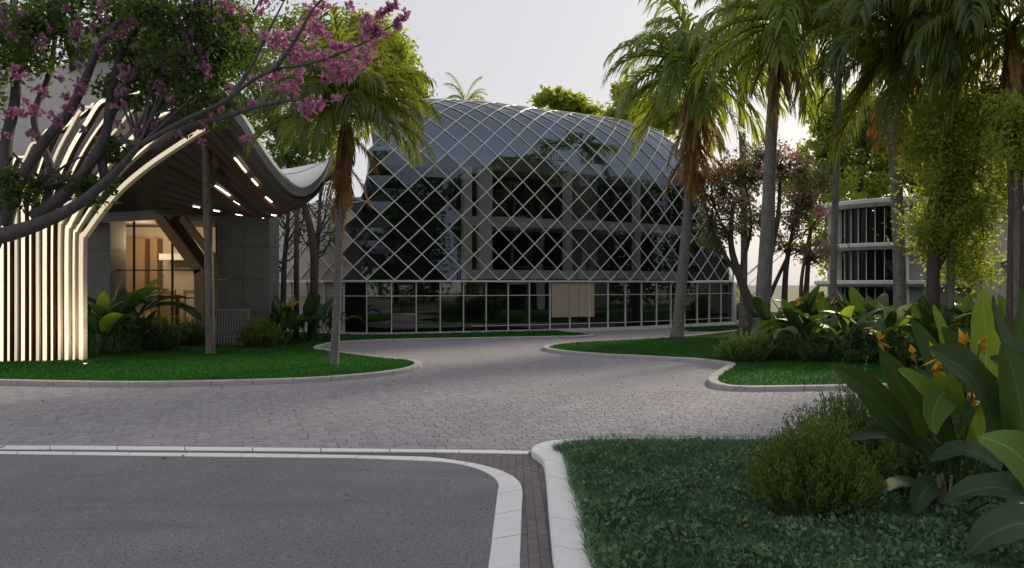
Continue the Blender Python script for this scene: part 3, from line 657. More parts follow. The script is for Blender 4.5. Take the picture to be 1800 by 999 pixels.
# soffit slats running along the wave, with light strips between them
for q in range(15):
    v = 0.05 + q * 0.063; m = MB()
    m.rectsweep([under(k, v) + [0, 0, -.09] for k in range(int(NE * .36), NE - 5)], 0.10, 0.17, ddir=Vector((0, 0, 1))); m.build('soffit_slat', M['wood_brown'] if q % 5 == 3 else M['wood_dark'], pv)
for (u, v, n_) in ((.56, .17, 7), (.645, .17, 4), (.72, .2, 4), (.54, .47, 8), (.63, .5, 4), (.70, .78, 4), (.60, .80, 4), (.50, .80, 4), (.79, .4, 3), (.80, .66, 3)):
    k0 = int(NE * u); m = MB(); m.rectsweep([under(k, v) + [0, 0, -.16] for k in range(k0, k0 + n_)], 0.10, 0.04, ddir=Vector((0, 0, 1))); m.build('light_strip', M['strip'], pv)
m = MB(); m.rectsweep([BK[0] + [0, -.25, -.02], BK[-6] + [0, -.25, -.02]], 0.34, 0.4, ddir=Vector((0, 0, 1))); m.build('beam', M['fascia'], pv)
# ribs
lowest = [(146, 641), (146, 432), (150, 415), (160, 400), (180, 372), (205, 342), (231, 317), (265, 290), (300, 266), (350, 234), (404, 204)]
leftmost = [(-6, 646), (-6, 380), (-5, 350), (-3, 330), (2, 300), (8, 270), (16, 240), (28, 205), (42, 170), (60, 135), (84, 104)]
NRB = 13
for q in range(NRB):
    f = q / (NRB - 1); pts = []
    ex, ey = np.interp(f, [0, .1, .25, .4, .55, .7, .85, 1], [-4, 36, 100, 160, 235, 312, 370, 404]), np.interp(f, [0, .1, .25, .4, .55, .7, .85, 1], [318, 290, 238, 188, 142, 120, 160, 204])
    end = np.array(P(ex, ey, YF + (.28 if f > .6 else .35)))
    for k in range(len(lowest)):
        x = lowest[k][0] * f + leftmost[k][0] * (1 - f); y = lowest[k][1] * f + leftmost[k][1] * (1 - f)
        if 1 < k < 9: y -= 34 * math.sin(math.pi * f) * (k / 10) * 1.0
        pts.append(np.array(P(x, y, YF + 0.15 - 0.5 * (1 - f))))
    d = end - pts[-1]
    pts = [p + d * (max(0, k - 1) / (len(pts) - 2)) ** 1.3 for k, p in enumerate(pts)]
    pts = catmull(pts, 4); wr = (.10, .06, .13, .085, .075, .15)[(q * 5) % 6] * 1.05 if q < NRB - 1 else .16; m = MB(); m.rectsweep(pts, wr, 0.24); rb_ = m.build('rib', M['rib'] if q > NRB - 4 or q % 3 == 0 else M['wood_brown'], pv)
    m = MB(); m.rectsweep(pts + np.array([0, -.13, 0]), wr * .8, 0.014); m.build('light_strip', M['rib_strip'] if q % 3 else M['rib_strip_dim'], rb_)
m = MB(); m.rectsweep([P(168, 352, YF + .2), P(186, 372, YF + .2)], 0.09, 0.2); m.build('rib_tie', M['rib'], pv)
# plaster flank behind the ribs
fl = [(-150, 60), (60, 128), (120, 112), (180, 98), (250, 92), (305, 108), (270, 170), (215, 245), (165, 305), (120, 345), (70, 385), (20, 420), (-150, 440)]
m = MB(); n = len(fl); fr = [P(x, y, YF + .62) for x, y in fl]; bk_ = [p + Vector((0, .3, 0)) for p in fr]
m.add(fr + bk_, [tuple(range(n)), tuple(range(2 * n - 1, n - 1, -1))] + [(i, (i + 1) % n, n + (i + 1) % n, n + i) for i in range(n)])
o = m.build('flank_wall', M['plaster'], pv)
bm = bmesh.new(); bm.from_mesh(o.data); bmesh.ops.triangulate(bm, faces=bm.faces[:]); bmesh.ops.recalc_face_normals(bm, faces=bm.faces); bm.to_mesh(o.data); bm.free()
# entrance wall: stone piers with slabs, glazing, lit hall
def slabs(x0, x1, z0, z1, Y, cols, rows_, depth=1.4):
    for a in range(cols):
        for b in range(rows_):
            w, h = (x1 - x0) / cols, (z1 - z0) / rows_; m = MB()
            m.box((x0 + w * (a + .5), Y + depth / 2 + random.uniform(0, .006), z0 + h * (b + .5)), (w - .012, depth, h - .012)); m.build('stone_slab', M['stone'], pv, bevel=.006)
slabs(P(381, 0, 34).x, P(474, 0, 34).x, 0.0, 5.6, 34.0, 2, 4)
slabs(P(140, 0, 34).x, P(194, 0, 34).x, 0.0, 5.4, 34.0, 1, 4)
xa, xb = P(194, 0, 34.6).x, P(381, 0, 34.6).x
for f0, f1 in ((0, .225), (.225, .585), (.585, 1)):
    for z0, z1 in ((0.1, 2.0), (2.0, 3.2), (3.2, 5.4)):
        me = bpy.data.meshes.new('window_pane'); me.from_pydata([(xa + (xb - xa) * f0, 34.6, z0), (xa + (xb - xa) * f1, 34.6, z0), (xa + (xb - xa) * f1, 34.6, z1), (xa + (xb - xa) * f0, 34.6, z1)], [], [(0, 1, 2, 3)]); me.materials.append(M['glass_clear']); link('window_pane', me, pv)
for f0 in (0, .225, .585, 1):
    m = MB(); m.box((xa + (xb - xa) * f0, 34.58, 2.7), (.06, .12, 5.3)); m.build('mullion', M['lampbody'], pv)
for z in (2.0, 3.2):
    m = MB(); m.box(((xa + xb) / 2, 34.57, z), (xb - xa, .10, .05)); m.build('transom', M['lampbody'], pv)
xa0, xb0 = xa, xb; xa, xb = P(186, 0, 39).x, P(400, 0, 39).x
m = MB(); m.box(((xa + xb0) / 2, 39.45, 2.8), (xb0 - xa + 1.6, .3, 5.6)); m.build('hall_wall', M['inner_cream'], pv)
m = MB(); m.box((xa - .65, 37, 2.8), (.3, 4.6, 5.6)); m.box((xb0 + .65, 37, 2.8), (.3, 4.6, 5.6)); m.build('hall_side_wall', M['inner_cream'], pv)
m = MB(); m.box(((xa + xb0) / 2, 37, 0.03), (xb0 - xa + 1, 4.3, .1)); m.build('hall_floor', M['inner_floor'], pv)
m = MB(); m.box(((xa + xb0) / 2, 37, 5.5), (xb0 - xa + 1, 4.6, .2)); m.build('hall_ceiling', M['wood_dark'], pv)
m = MB(); m.box((xa + 1.0, 38.7, 3.5), (2.3, .5, 2.6)); m.build('timber_panel', M['wood'], pv)
m = MB(); m.box((xa + 2.5, 38.9, 2.4), (.35, .5, 4.8)); m.build('hall_column', M['wood'], pv)
for x_ in (xa + 2.95, xa + 4.3):
    m = MB(); m.box((x_ - .42, 38.97, 1.1), (.1, .14, 2.2)); m.box((x_ + .42, 38.97, 1.1), (.1, .14, 2.2)); m.box((x_, 38.97, 2.25), (.94, .14, .1)); m.build('door_frame', M['wood'], pv)
    m = MB(); m.box((x_, 39.0, 1.1), (.74, .08, 2.18)); m.build('hall_door', M['wood'] if x_ < xa + 3.5 else M['plaster'], pv)
m = MB(); m.box((xa + 4.3, 38.6, 3.9), (2.6, 1.0, .3)); m.build('hall_shelf', M['concrete_pale'], pv)
# leaning timber struts
for pts, w, mt in (([(282, 384), (352, 478)], .38, 'wood'), ([(303, 384), (362, 470)], .42, 'wood_brown'), ([(322, 384), (374, 452), (376, 560)], .25, 'wood'), ([(352, 474), (354, 600)], .40, 'wood')):
    Yd = 33.2 if mt == 'wood' else 33.5
    m = MB(); m.rectsweep([P(x, y, Yd) for x, y in pts], w, .35 if mt == 'wood' else .2); m.build('strut', M[mt], pv)
ll = bpy.data.lights.new('hall_light', 'POINT'); ll.energy = 230; ll.color = (1, .74, .45); ll.shadow_soft_size = .5
lo_ = bpy.data.objects.new('hall_light', ll); COL.objects.link(lo_); lo_.location = ((xa + xb) / 2, 36.4, 4.6)
# one uplight before the right end of the ribs
b = P(150, 652, YF - 1.2); b.z = 0.09
u = empty('ground_uplight', b, 0, 'small dark uplight sunk in the grass before the brightest cream rib', 'light')
m = MB(); m.tube([b + Vector((0, 0, -.04)), b + Vector((0, 0, .03))], .085, 12); m.build('housing', M['lampbody'], u)
m = MB(); m.tube([b + Vector((0, 0, .031)), b + Vector((0, 0, .036))], .06, 12); m.build('lens', M['lamp'], u)
L = bpy.data.lights.new('uplight', 'SPOT'); L.energy = 150; L.color = (1, .83, .58); L.spot_size = R(150); L.spot_blend = 1.0; L.shadow_soft_size = .06
lo_ = bpy.data.objects.new('uplight', L); COL.objects.link(lo_); lo_.parent = u; lo_.location = (0, 0, .08)
lo_.rotation_euler = (P(135, 450, YF + .1) - b).to_track_quat('-Z', 'Y').to_euler()

# ------------------------------------------------------------------ railing by the entrance
rl = empty('slatted_bench', P(408, 600, 33.0).xy.to_3d(), 0, 'curved grey slatted bench on the lawn before the granite pier', 'bench')
x0, x1 = P(376, 0, 33).x, P(438, 0, 33).x
for k in range(14):
    x = x0 + (x1 - x0) * k / 13; m = MB(); m.rectsweep([(x, 33, 1.52), (x + .01, 32.98, 1.0), (x + .04, 32.86, .62), (x + .06, 32.6, .5), (x + .08, 32.45, .48), (x + .09, 32.4, .08)], .045, .04); m.build('slat', M['steel'], rl)
m = MB(); m.rectsweep([(x0 - .03, 33, 1.54), (x1 + .03, 33, 1.54)], .07, .06, ddir=Vector((0, 0, 1))); m.build('top_rail', M['steel'], rl)
m = MB(); m.rectsweep([(x0, 32.46, .46), (x1 + .1, 32.46, .46)], .05, .04, ddir=Vector((0, 0, 1))); m.build('seat_rail', M['steel'], rl)
for x in (x0 + .1, x1 - .05):
    m = MB(); m.box((x, 33.06, .78), (.06, .05, 1.5)); m.build('leg', M['steel'], rl)

# ------------------------------------------------------------------ right hand buildings
rb = empty('round_building', (29.5, 59, 0), 0, 'round two storey concrete building with projecting slabs and barred dark windows', 'building')
cx, cy, rr = 29.3, 59.3, 5.4
def ring(r, z0, z1, a0, a1, n, lip=0.0):
    m = MB(); rows = []
    for k in range(n + 1):
        a = a0 + (a1 - a0) * k / n; c, s = math.cos(a), math.sin(a)
        rows.append([(cx + c * .5, cy + s * .5, z0), (cx + c * (r - .35), cy + s * (r - .35), z0), (cx + c * r, cy + s * r, z0 + .2), (cx + c * r, cy + s * r, z1 - .06), (cx + c * (r - .1), cy + s * (r - .1), z1), (cx + c * .5, cy + s * .5, z1 + lip)])
    m.grid(rows); return m
for z0, z1 in ((8.0, 8.5), (5.0, 5.45), (2.4, 2.85)): ring(rr + 1.0, z0, z1, 0, 2 * math.pi, 28, .1).build('floor_slab', M['concrete_pale'], rb)
wa, wb = R(190), R(243)      # window arc
for z0, z1 in ((5.45, 8.0), (2.85, 5.0), (0, 2.4)):
    m = MB(); rows = [[(cx + rr * math.cos(a), cy + rr * math.sin(a), z) for z in (z0, z1)] for a in np.linspace(R(243), R(549), 40)]
    m.grid(rows); m.build('wall', M['concrete'], rb)
    for a in (R(188), R(243)):
        m = MB(); m.box((cx + rr * math.cos(a), cy + rr * math.sin(a), (z0 + z1) / 2), (.5, .6, z1 - z0), a); m.build('column', M['concrete_pale'], rb)
    for k in range(8):
        a, b = wa + (wb - wa) * k / 8, wa + (wb - wa) * (k + 1) / 8; r_ = rr - .12
        me = bpy.data.meshes.new('window_pane'); me.from_pydata([(cx + r_ * math.cos(a), cy + r_ * math.sin(a), z0 + .05), (cx + r_ * math.cos(b), cy + r_ * math.sin(b), z0 + .05), (cx + r_ * math.cos(b), cy + r_ * math.sin(b), z1), (cx + r_ * math.cos(a), cy + r_ * math.sin(a), z1)], [], [(0, 1, 2, 3)])
        me.materials.append(M['glass_win']); link('window_pane', me, rb)
        if k:
            m = MB(); m.box((cx + rr * math.cos(a), cy + rr * math.sin(a), (z0 + z1) / 2), (.05, .045, z1 - z0 - .1), a); m.build('window_bar', M['concrete_pale'], rb)
be = empty('beige_building', (34, 50, 0), 0, 'beige rendered building with barred windows at the far right behind foliage', 'building')
m = MB(); m.box((36.0, 54, 5.6), (10, 7, 11.2)); m.build('wall', M['beige'], be, bevel=.03)
for z in (4.2, 7.6): 
    m = MB(); m.box((36.0, 50.2, z), (10.6, 1.0, .35)); m.build('ledge', M['concrete_pale'], be, bevel=.02)
m = MB(); m.box((35.6, 53.5, 11.5), (11.4, 8.6, .4)); m.build('roof', M['concrete_pale'], be, bevel=.03)
for x in (31.9, 33.6, 35.5, 37.5):
    for z in (2.4, 5.9, 9.2):
        m = MB(); m.box((x, 50.47, z), (1.1, .12, 1.9)); f = m.build('window', M['mullion'], be)
        m = MB(); m.box((x, 50.40, z), (.96, .02, 1.76)); m.build('pane', M['glass_win'], f)
        for d in (-.24, 0, .24):
            m = MB(); m.box((x + d, 50.37, z), (.04, .04, 1.76)); m.build('window_bar', M['lampbody'], f)
# building off to the right that the lattice glass mirrors
wbld = empty('concrete_office_building', (32, 15, 0), 0, 'pale concrete framed building mirrored in the middle of the lattice glass', 'building')
ux = Vector((-0.741, 0.671, 0)); vx = Vector((0.671, 0.741, 0)); Bc = Vector((32, 15, 0)); rz_ = math.atan2(ux.y, ux.x)
def lb(u, v, z): return Bc + ux * u + vx * v + Vector((0, 0, z))
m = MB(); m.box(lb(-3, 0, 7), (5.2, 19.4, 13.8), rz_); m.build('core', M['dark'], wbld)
for z, h in ((3.5, .7), (8.9, .7), (14.2, .7)):
    m = MB(); m.box(lb(-2.2, 0, z), (6.6, 21, h), rz_); m.build('floor_slab', M['white_paint'], wbld, bevel=.02)
for v, w_ in ((-9.6, .8), (-7.0, 1.3), (4.6, .7), (9.6, .7)):
    for z0, z1 in ((0, 3.14), (3.86, 8.54), (9.26, 13.84)):
        m = MB(); m.box(lb(.3, v, (z0 + z1) / 2), (.6, w_, z1 - z0), rz_); m.build('column', M['white_paint'], wbld)
m = MB(); m.box(lb(-1.5, 12.5, 6.9), (4.6, 4.0, 13.8), rz_); m.build('side_wing', M['concrete'], wbld, bevel=.02)
for v0 in (-2.5, 1.5, 7):
    for z in (6.2, 11.5):
        m = MB(); m.box(lb(-.35, v0, z), (.04, 3.4, 4.4), rz_); m.build('window_pane', M['glass_win'], wbld)

# ------------------------------------------------------------------ palms
def frond_mesh(name, L, elev, droop, nl, ll, lw, mat, seed, hang=0.75, spread=0.9, twist=0.0):
    r = np.random.default_rng(seed); n = 14; p = np.zeros(3); e = elev; pts = [p.copy()]; dirs = []
    for k in range(n):
        d = np.array([math.cos(e), 0.0, math.sin(e)]); dirs.append(d); p = p + d * L / n; pts.append(p.copy()); e -= droop / n * (0.4 + 1.2 * k / n)
    pts = np.array(pts); V = []; Fq = []
    # rachis: three sided tapering stalk
    for k in range(n + 1):
        w = 0.030 * (1 - k / n) ** .7 + 0.005
        for a in (0.5, 2.6, 4.7): V.append(pts[k] + np.array([0, math.cos(a) * w, math.sin(a) * w]))
    for k in range(n):
        for a in range(3): Fq.append((k * 3 + a, k * 3 + (a + 1) % 3, k * 3 + 3 + (a + 1) % 3, k * 3 + 3 + a))
    for k in range(nl):
        f = 0.14 + 0.86 * (k + r.uniform(-.3, .3)) / nl; f = min(max(f, .1), 1); x = f * n; i = min(int(x), n - 1); c = pts[i] + (pts[i + 1] - pts[i]) * (x - i); d = dirs[i]
        for sd_ in (1, -1):
            l = ll * (math.sin(math.pi * (0.12 + 0.80 * f)) ** .6) * r.uniform(.8, 1.12); a = 0.75 - .25 * f + r.uniform(-.15, .15)
            up = np.array([-d[2], 0, d[0]]); side = np.array([0, sd_, 0.0])
            v = d * math.cos(a) * .9 + side * math.sin(a) * spread + up * r.uniform(.0, .35); v /= np.linalg.norm(v)
            q = c; w0 = lw * r.uniform(.8, 1.2); b = len(V); seg = 3
            wd = np.cross(v, up); wd = wd / (np.linalg.norm(wd) + 1e-9) * .6 + d * .6; wd /= np.linalg.norm(wd)
            for s in range(seg + 1):
                w = w0 * (1.0, 1.05, .75, .12)[s] / 2
                V.append(q - wd * w); V.append(q + wd * w)
                q = q + v * l / seg; v = v + np.array([0, 0, -hang * r.uniform(.7, 1.3)]); v /= np.linalg.norm(v)
            for s in range(seg): Fq.append((b + s * 2, b + s * 2 + 1, b + s * 2 + 3, b + s * 2 + 2))
    return np_mesh(name, V, Fq, mat)
def frond_set(mat, key, hang=.75, lw=.035, ll=.62, nl=46):
    out = []
    for el, dr in ((78, 60), (60, 95), (42, 105), (25, 100), (8, 85), (-15, 60), (-45, 35)):
        out.append([frond_mesh('frond', 2.6, R(el), R(dr), nl, ll, lw, mat, hash((key, el, s)) % 9999 if False else el * 7 + s * 131 + 900, hang) for s in (0, 1)])
    return out
FS = frond_set(M['frond'], 'a'); FD = frond_set(M['frond_dark'], 'b', 1.0, .055, .95, 36); FF = frond_set(M['frond'], 'f', .9, .07, 1.05, 30)
DEADM = [frond_mesh('dead_frond', 1.7, R(-38 - 17 * k), R(35 - 8 * k), 30, .55, .042, M['dead'], 55 + k, 1.0, .6) for k in range(3)]
def palm(label, trunk, rad, crown, size, nf, fset, dead=(0, 1.0), mat='bark_palm', group='palms around the driveway', levels=(2, 5, 6, 6, 5, 3, 0), boot=0.7, seed=1, skirt=0.0, az=None):
    rr_ = random.Random(seed); base = Vector(trunk[0]); o = empty('palm_tree', base, 0, label, 'palm tree', group)
    pts = [Vector(p) for p in catmull([tuple(p) for p in trunk], 6)]; n = len(pts)
    m = MB(); m.tube(pts, [(rad[0] + (rad[1] - rad[0]) * k / (n - 1)) * (1 + .45 * max(0, 1 - k / 2.2) ** 2) * (1 + .04 * rr_.uniform(-1, 1)) for k in range(n)], 12); m.build('trunk', M[mat], o, True)
    c = Vector(crown); top = pts[-1]
    m = MB(); m.tube([top + (c - top) * t for t in (0, .3, .6, 1)], [rad[1] * 1.05, rad[1] * 1.5 * boot / .7, rad[1] * 1.2, rad[1] * .5], 10); m.build('crownshaft', M['boot'], o, True)
    k = 0
    for lv, cnt in enumerate(levels):
        cnt = max(0, round(cnt * nf / 27))
        for q in range(cnt):
            me = rr_.choice(fset[lv]); f = link('frond', me, o, True); off = rr_.uniform(-.15, .1) - lv * .05 * size
            f.location = (c.x - base.x + rr_.uniform(-.05, .05), c.y - base.y + rr_.uniform(-.05, .05), c.z - base.z + off * .5)
            f.rotation_euler = (rr_.uniform(-.15, .15), rr_.uniform(-.12, .12), 2 * math.pi * (q + rr_.uniform(-.3, .3)) / cnt + lv * 1.1 + (az or 0)); s = size * rr_.uniform(.85, 1.12); f.scale = (s, s, s)
    for q in range(dead[0]):
        f = link('dead_frond', DEADM[q % 3 if len(dead) < 3 or q % 4 == 0 else 2], o, True); hz = rr_.uniform(0, 1)
        pz = c * (1 - hz) + top * hz; f.location = pz - base - Vector((0, 0, skirt * hz)); f.rotation_euler = (0, rr_.uniform(-.1, .25), rr_.uniform(0, 6.28)); s = dead[1] * rr_.uniform(.8, 1.2); f.scale = (s, s, s)
    return o
# left palm on the lawn lobe, centre palm, right palms
palm('slender palm on the tip of the left lawn with an orange dead skirt', [P(587, 648, 24.5) + Vector((0, 0, -.05)), P(591, 560, 24.5), P(594, 480, 24.5), P(597, 400, 24.5), P(600, 300, 24.5)], (.135, .115), P(608, 195, 24.5), 1.14, 36, FD, (34, .85, 2), seed=3, skirt=.3, levels=(4, 8, 9, 8, 5, 1, 0))
palm('middle palm with leaning trunk and thick orange brown dead skirt before the lattice', [P(1190, 598, 37), P(1198, 500, 37), P(1207, 400, 37), P(1213, 300, 37), P(1216, 245, 37)], (.27, .2), P(1224, 120, 37), 1.75, 29, FF, (50, 1.5), seed=5, skirt=.9, levels=(2, 5, 7, 6, 6, 6, 2))
palm('thick smooth trunk palm beside the rose flowering tree', [P(1333, 622, 30), P(1340, 540, 30), P(1349, 400, 30), P(1355, 250, 30), P(1361, 135, 30)], (.33, .19), P(1374, 28, 30), 1.5, 23, FF, (14, 1.1), seed=8, skirt=.1, levels=(2, 5, 6, 6, 7, 6, 2))
palm('tall dark crowned palm standing before the round concrete building', [P(1583, 545, 26) + Vector((0, 0, -1.4)), P(1580, 430, 26), P(1573, 280, 26), P(1570, 185, 26)], (.21, .18), P(1586, 60, 26), 1.5, 27, FD, (16, 1.0), seed=13, skirt=.2, levels=(2, 5, 6, 7, 7, 7, 3))
palm('palm at the top right corner with a brown fibrous boot', [P(1788, 610, 23), P(1786, 450, 23), P(1782, 250, 23), P(1780, 150, 23)], (.2, .16), P(1778, 40, 23), 1.45, 22, FD, (14, 1.1), seed=21, skirt=.1, levels=(1, 4, 5, 6, 6, 6, 2))
palm('dense palm behind the middle palm with crown above the picture', [P(1305, 585, 42), P(1308, 400, 42), P(1300, 60, 42)], (.2, .17), P(1298, -30, 42), 1.9, 13, FF, (8, 1.4), seed=31)
palm('dark palm between the two tall right palms, its crown hanging from the top edge', [P(1462, 600, 31), P(1470, 300, 31), P(1478, 40, 31)], (.13, .11), P(1480, -20, 31), 1.7, 17, FD, (6, 1.2), seed=33, levels=(0, 2, 5, 7, 8, 8, 4))
palm('palm overhanging the top edge right of the tall dark palm', [P(1668, 600, 24), P(1676, 300, 24), P(1684, 20, 24)], (.12, .1), P(1686, -40, 24), 1.5, 15, FD, (6, 1.0), seed=37, levels=(0, 2, 5, 7, 8, 8, 4))
palm('palm whose tops peep over the left part of the lattice roof', [P(822, 560, 66) , P(822, 300, 66), P(818, 205, 66)], (.2, .17), P(818, 186, 66), 1.15, 12, FS, (0, 1), seed=41, levels=(4, 8, 8, 4, 2, 0, 0), group='palms behind the glass building')
# bare palm trunk under the canopy
pt = empty('palm_tree', P(368, 628, 28.3), 0, 'bare straight palm trunk on the lawn under the wave roof', 'palm tree', 'palms around the driveway')
m = MB(); pp = catmull([tuple(P(370, 630, 28.3)), tuple(P(368, 500, 28.3)), tuple(P(364, 350, 28.3)), tuple(P(361, 236, 28.3))], 8); m.tube(pp, [.165 + (.13 - .165) * k / (len(pp) - 1) + .004 * ((k * 5) % 3) for k in range(len(pp))], 12); m.build('trunk', M['bark_palm'], pt, True)
for k in range(6):
    f = link('dead_frond', DEADM[k % 3], pt, True); f.location = P(380, 242, 28.3) - P(368, 628, 28.3); f.rotation_euler = (0, .35, k * 1.05); f.scale = (.5, .5, .62)

# ------------------------------------------------------------------ broadleaf trees
def crown_points(blobs, n, clumps=26, tight=.22):
    out = []; tot = sum(b[1][0] * b[1][1] * b[1][2] for b in blobs) if False else sum((b[1][0] * b[1][1] * b[1][2]) ** .67 for b in blobs)
    cl = []
    for c, r in blobs:
        k = int(n * (r[0] * r[1] * r[2]) ** .67 / tot); m_ = max(5, int(clumps))
        d = rng.normal(0, 1, (m_, 3)); d /= np.linalg.norm(d, axis=1)[:, None]; d *= rng.uniform(.25, 1.0, m_)[:, None] ** .5
        cc = np.array(c) + d * np.array(r); cl.append(cc)
        idx = rng.integers(0, m_, k); sz = rng.uniform(.5, 1.4, m_)
        out.append(cc[idx] + rng.normal(0, 1, (k, 3)) * np.array(r) * tight * sz[idx][:, None])
    return np.concatenate(out), np.concatenate(cl)
def tree(label, stems, blobs, n, leaf, mat, bark='bark_brown', group=None, name='broadleaf_tree', cat='tree', clumps=26, tight=.22, aspect=.5, branches=12, drop=.25, flowers=None, each=False, seed=0, twig=.03, crown_name='crown'):
    base = Vector(stems[0][0][0]); o = empty(name, base, 0, label, cat, group); rnd = random.Random(seed)
    pts, cl = crown_points(blobs, n, clumps, tight)
    for st, r0, r1 in stems:
        q = catmull([tuple(p) for p in st], 5); k = len(q); m = MB(); m.tube(q, [r0 + (r1 - r0) * i / (k - 1) for i in range(k)], 9); m.build('trunk', M[bark], o, True)
    m = MB(); ends = [Vector(st[-1]) for st, _, _ in stems]
    for q in range(min(branches, len(cl))):
        t = Vector(cl[rnd.randrange(len(cl))]); e = min(ends, key=lambda a: (a - t).length); mid = (e + t) / 2 + Vector((rnd.uniform(-.3, .3), rnd.uniform(-.3, .3), rnd.uniform(0, .3)))
        m.tube(catmull([tuple(e), tuple(mid), tuple(t)], 4), list(np.linspace(twig * 1.6, twig * .35, 9)), 5, False)
        if each or branches <= 25: m.build('branch', M[bark], o, True); m = MB()
    if m.v: m.build('branch', M[bark], o, True)
    leaf_quads(pts, leaf, M[mat], crown_name, o, 0.0, aspect, drop)
    if flowers:
        fc, fnum, fs, fm = flowers; c_, _ = crown_points(fc, fnum, 14, .2); leaf_quads(c_, fs, M[fm], 'blossom', o, .2, .8)
    return o
def blob(px, py, Y, rx, ry, rd=None):
    k = Y / F; return (tuple(P(px, py, Y)), (rx * k, (rd or rx) * k, ry * k))
# big flowering tree at the left edge
YT = 20.0
T0 = Vector((-14.6, 21.0, 0.05)); fk = P(-22, 420, YT)
stems = [([T0, Vector((-14.3, 20.8, 2.4)), fk], .42, .36)]
def limb(l, r0, r1, Y0=YT, dY=0): return ([P(x, y, Y0 + dY * i / (len(l) - 1)) for i, (x, y) in enumerate(l)], r0, r1)
stems += [limb([(-22, 420), (20, 410), (65, 395), (125, 367), (179, 326), (215, 290), (245, 256)], .22, .06, YT, -1.2), limb([(245, 256), (320, 214), (390, 181), (465, 129), (560, 108), (640, 75), (718, 26)], .07, .012, YT - 1.2, -2.3),
    limb([(-22, 420), (8, 340), (12, 250), (26, 180), (30, 90), (24, 0), (20, -60)], .18, .07, YT, .5),
    limb([(10, 395), (30, 330), (75, 255), (120, 200), (150, 140), (175, 80), (215, 30), (260, -30)], .17, .05, YT, -1.5),
    limb([(60, 380), (110, 345), (150, 300), (185, 240), (195, 165), (215, 90), (250, 40), (300, -30)], .17, .04, YT, -1),
    limb([(120, 352), (95, 300), (70, 330)], .10, .05, YT), 
    limb([(185, 318), (180, 260), (205, 180), (240, 120), (300, 60), (345, 10), (370, -40)], .12, .03, YT, -1.5),
    limb([(270, 262), (330, 222), (400, 204), (450, 188), (520, 176), (600, 180)], .10, .014, YT - 1.2, -1.5),
    limb([(480, 125), (520, 70), (545, 25), (580, -20)], .05, .012, YT - 2.5, -.5),
    limb([(400, 180), (440, 120), (470, 60), (500, 0)], .06, .015, YT - 2, 0),
    limb([(75, 378), (90, 300), (60, 210), (90, 120), (100, 20)], .12, .05, YT, 1),
    limb([(-22, 420), (-60, 330), (-80, 200), (-60, 60)], .2, .08, YT, 1.5)]
bl = [blob(60, 60, YT, 95, 60), blob(170, 20, YT, 90, 45), blob(290, 40, YT - 1, 90, 55), blob(330, 120, YT - 1, 70, 50), blob(240, 160, YT, 60, 40), blob(160, 330, YT, 40, 30), blob(40, 330, YT, 45, 40), blob(395, 60, YT - 1, 60, 60),
      blob(370, 180, YT - 1, 50, 40),  blob(250, 90, YT, 50, 40), blob(-60, 100, YT, 80, 120), blob(200, 265, YT, 30, 25)]
ft = tree('large left tree with spreading dark limbs and clusters of pink purple flowers', stems, bl, 17500, .17, 'leaf_dark', 'bark_grey', None, 'flowering_tree', 'tree', 34, .2, .5, 80, .3, None, 3, .03)
fl_c = [(510, 78, 26), (530, 55, 16), (495, 68, 18), (560, 100, 20), (555, 60, 16), (600, 125, 24), (620, 105, 20), (645, 78, 22), (660, 60, 18), (515, 155, 15), (500, 160, 12), (545, 190, 18), (535, 195, 12), (600, 132, 18), (575, 140, 12), (560, 185, 12), (590, 172, 8), (318, 48, 22), (330, 92, 18), (280, 155, 22), (146, 152, 18), (140, 165, 12), (215, 130, 20), (225, 125, 14), (180, 10, 14), (52, 235, 10), (60, 195, 14), (122, 190, 12), (700, 38, 9), (712, 28, 7), (615, 12, 9), (572, 6, 14), (548, 22, 14), (470, 2, 14), (42, 30, 18), (250, 15, 16), (355, 95, 14), (395, 5, 16), (100, 210, 16), (80, 165, 10), (20, 60, 10), (70, 75, 14), (130, 60, 12), (555, 45, 12), (490, 130, 12), (620, 130, 12), (585, 115, 12), (480, 75, 16), (520, 95, 16), (30, 130, 14), (0, 30, 20), (285, 110, 18)]
fl_c = [(x, y, r_ * (.8 if x > 470 else .72)) for x, y, r_ in fl_c] + [(rng.uniform(0, 470), rng.uniform(0, 250), rng.uniform(3, 7)) for _ in range(70)] + [(x, 129 + (x - 465) * -.4 + rng.normal(0, 18), rng.uniform(4, 9)) for x in rng.uniform(465, 720, 26)]
C = []
for x, y, r_ in fl_c:
    f = min(max((x - 270) / 450, 0), 1); Y = YT - 1.2 - 2.3 * f; c = np.array(P(x, y, Y)); C.append(c + rng.normal(0, 1, (int(r_ * 1.5), 3)) * r_ * Y / F * .56)
C = np.concatenate(C); n = len(C); pc = np.repeat(C, 4, 0)
leaf_quads(pc, .092, M['pink'], 'blossom', ft, .3, .85)
# green tree behind the pavilion
tree('dense dark green tree behind the wave roof', [([(-9.2, 36.5, 0), (-9.2, 36.5, 5), P(470, 200, 36)], .22, .12)], [blob(430, 60, 36, 75, 60), blob(500, 130, 36, 70, 75), blob(560, 70, 36, 60, 50), blob(410, 160, 36, 50, 50), blob(460, 215, 36, 55, 40), blob(545, 210, 36, 60, 60), blob(500, 275, 36, 40, 30), blob(640, 60, 37, 40, 40), blob(380, 40, 36, 40, 50)], 15000, .24, 'leaf_mid', 'bark_brown', 'trees behind the buildings', clumps=26, drop=.4, aspect=.4, branches=30)
tree('yellow green tree top behind the left palm', [([(-8.5, 58, 0), (-8.5, 58, 8), P(690, 150, 58)], .25, .12)], [blob(640, 60, 58, 40, 35), blob(690, 100, 58, 40, 45), blob(735, 155, 58, 22, 22), blob(600, 100, 58, 40, 40)], 7000, .4, 'leaf_light', 'bark_brown', 'trees behind the buildings', drop=.2)
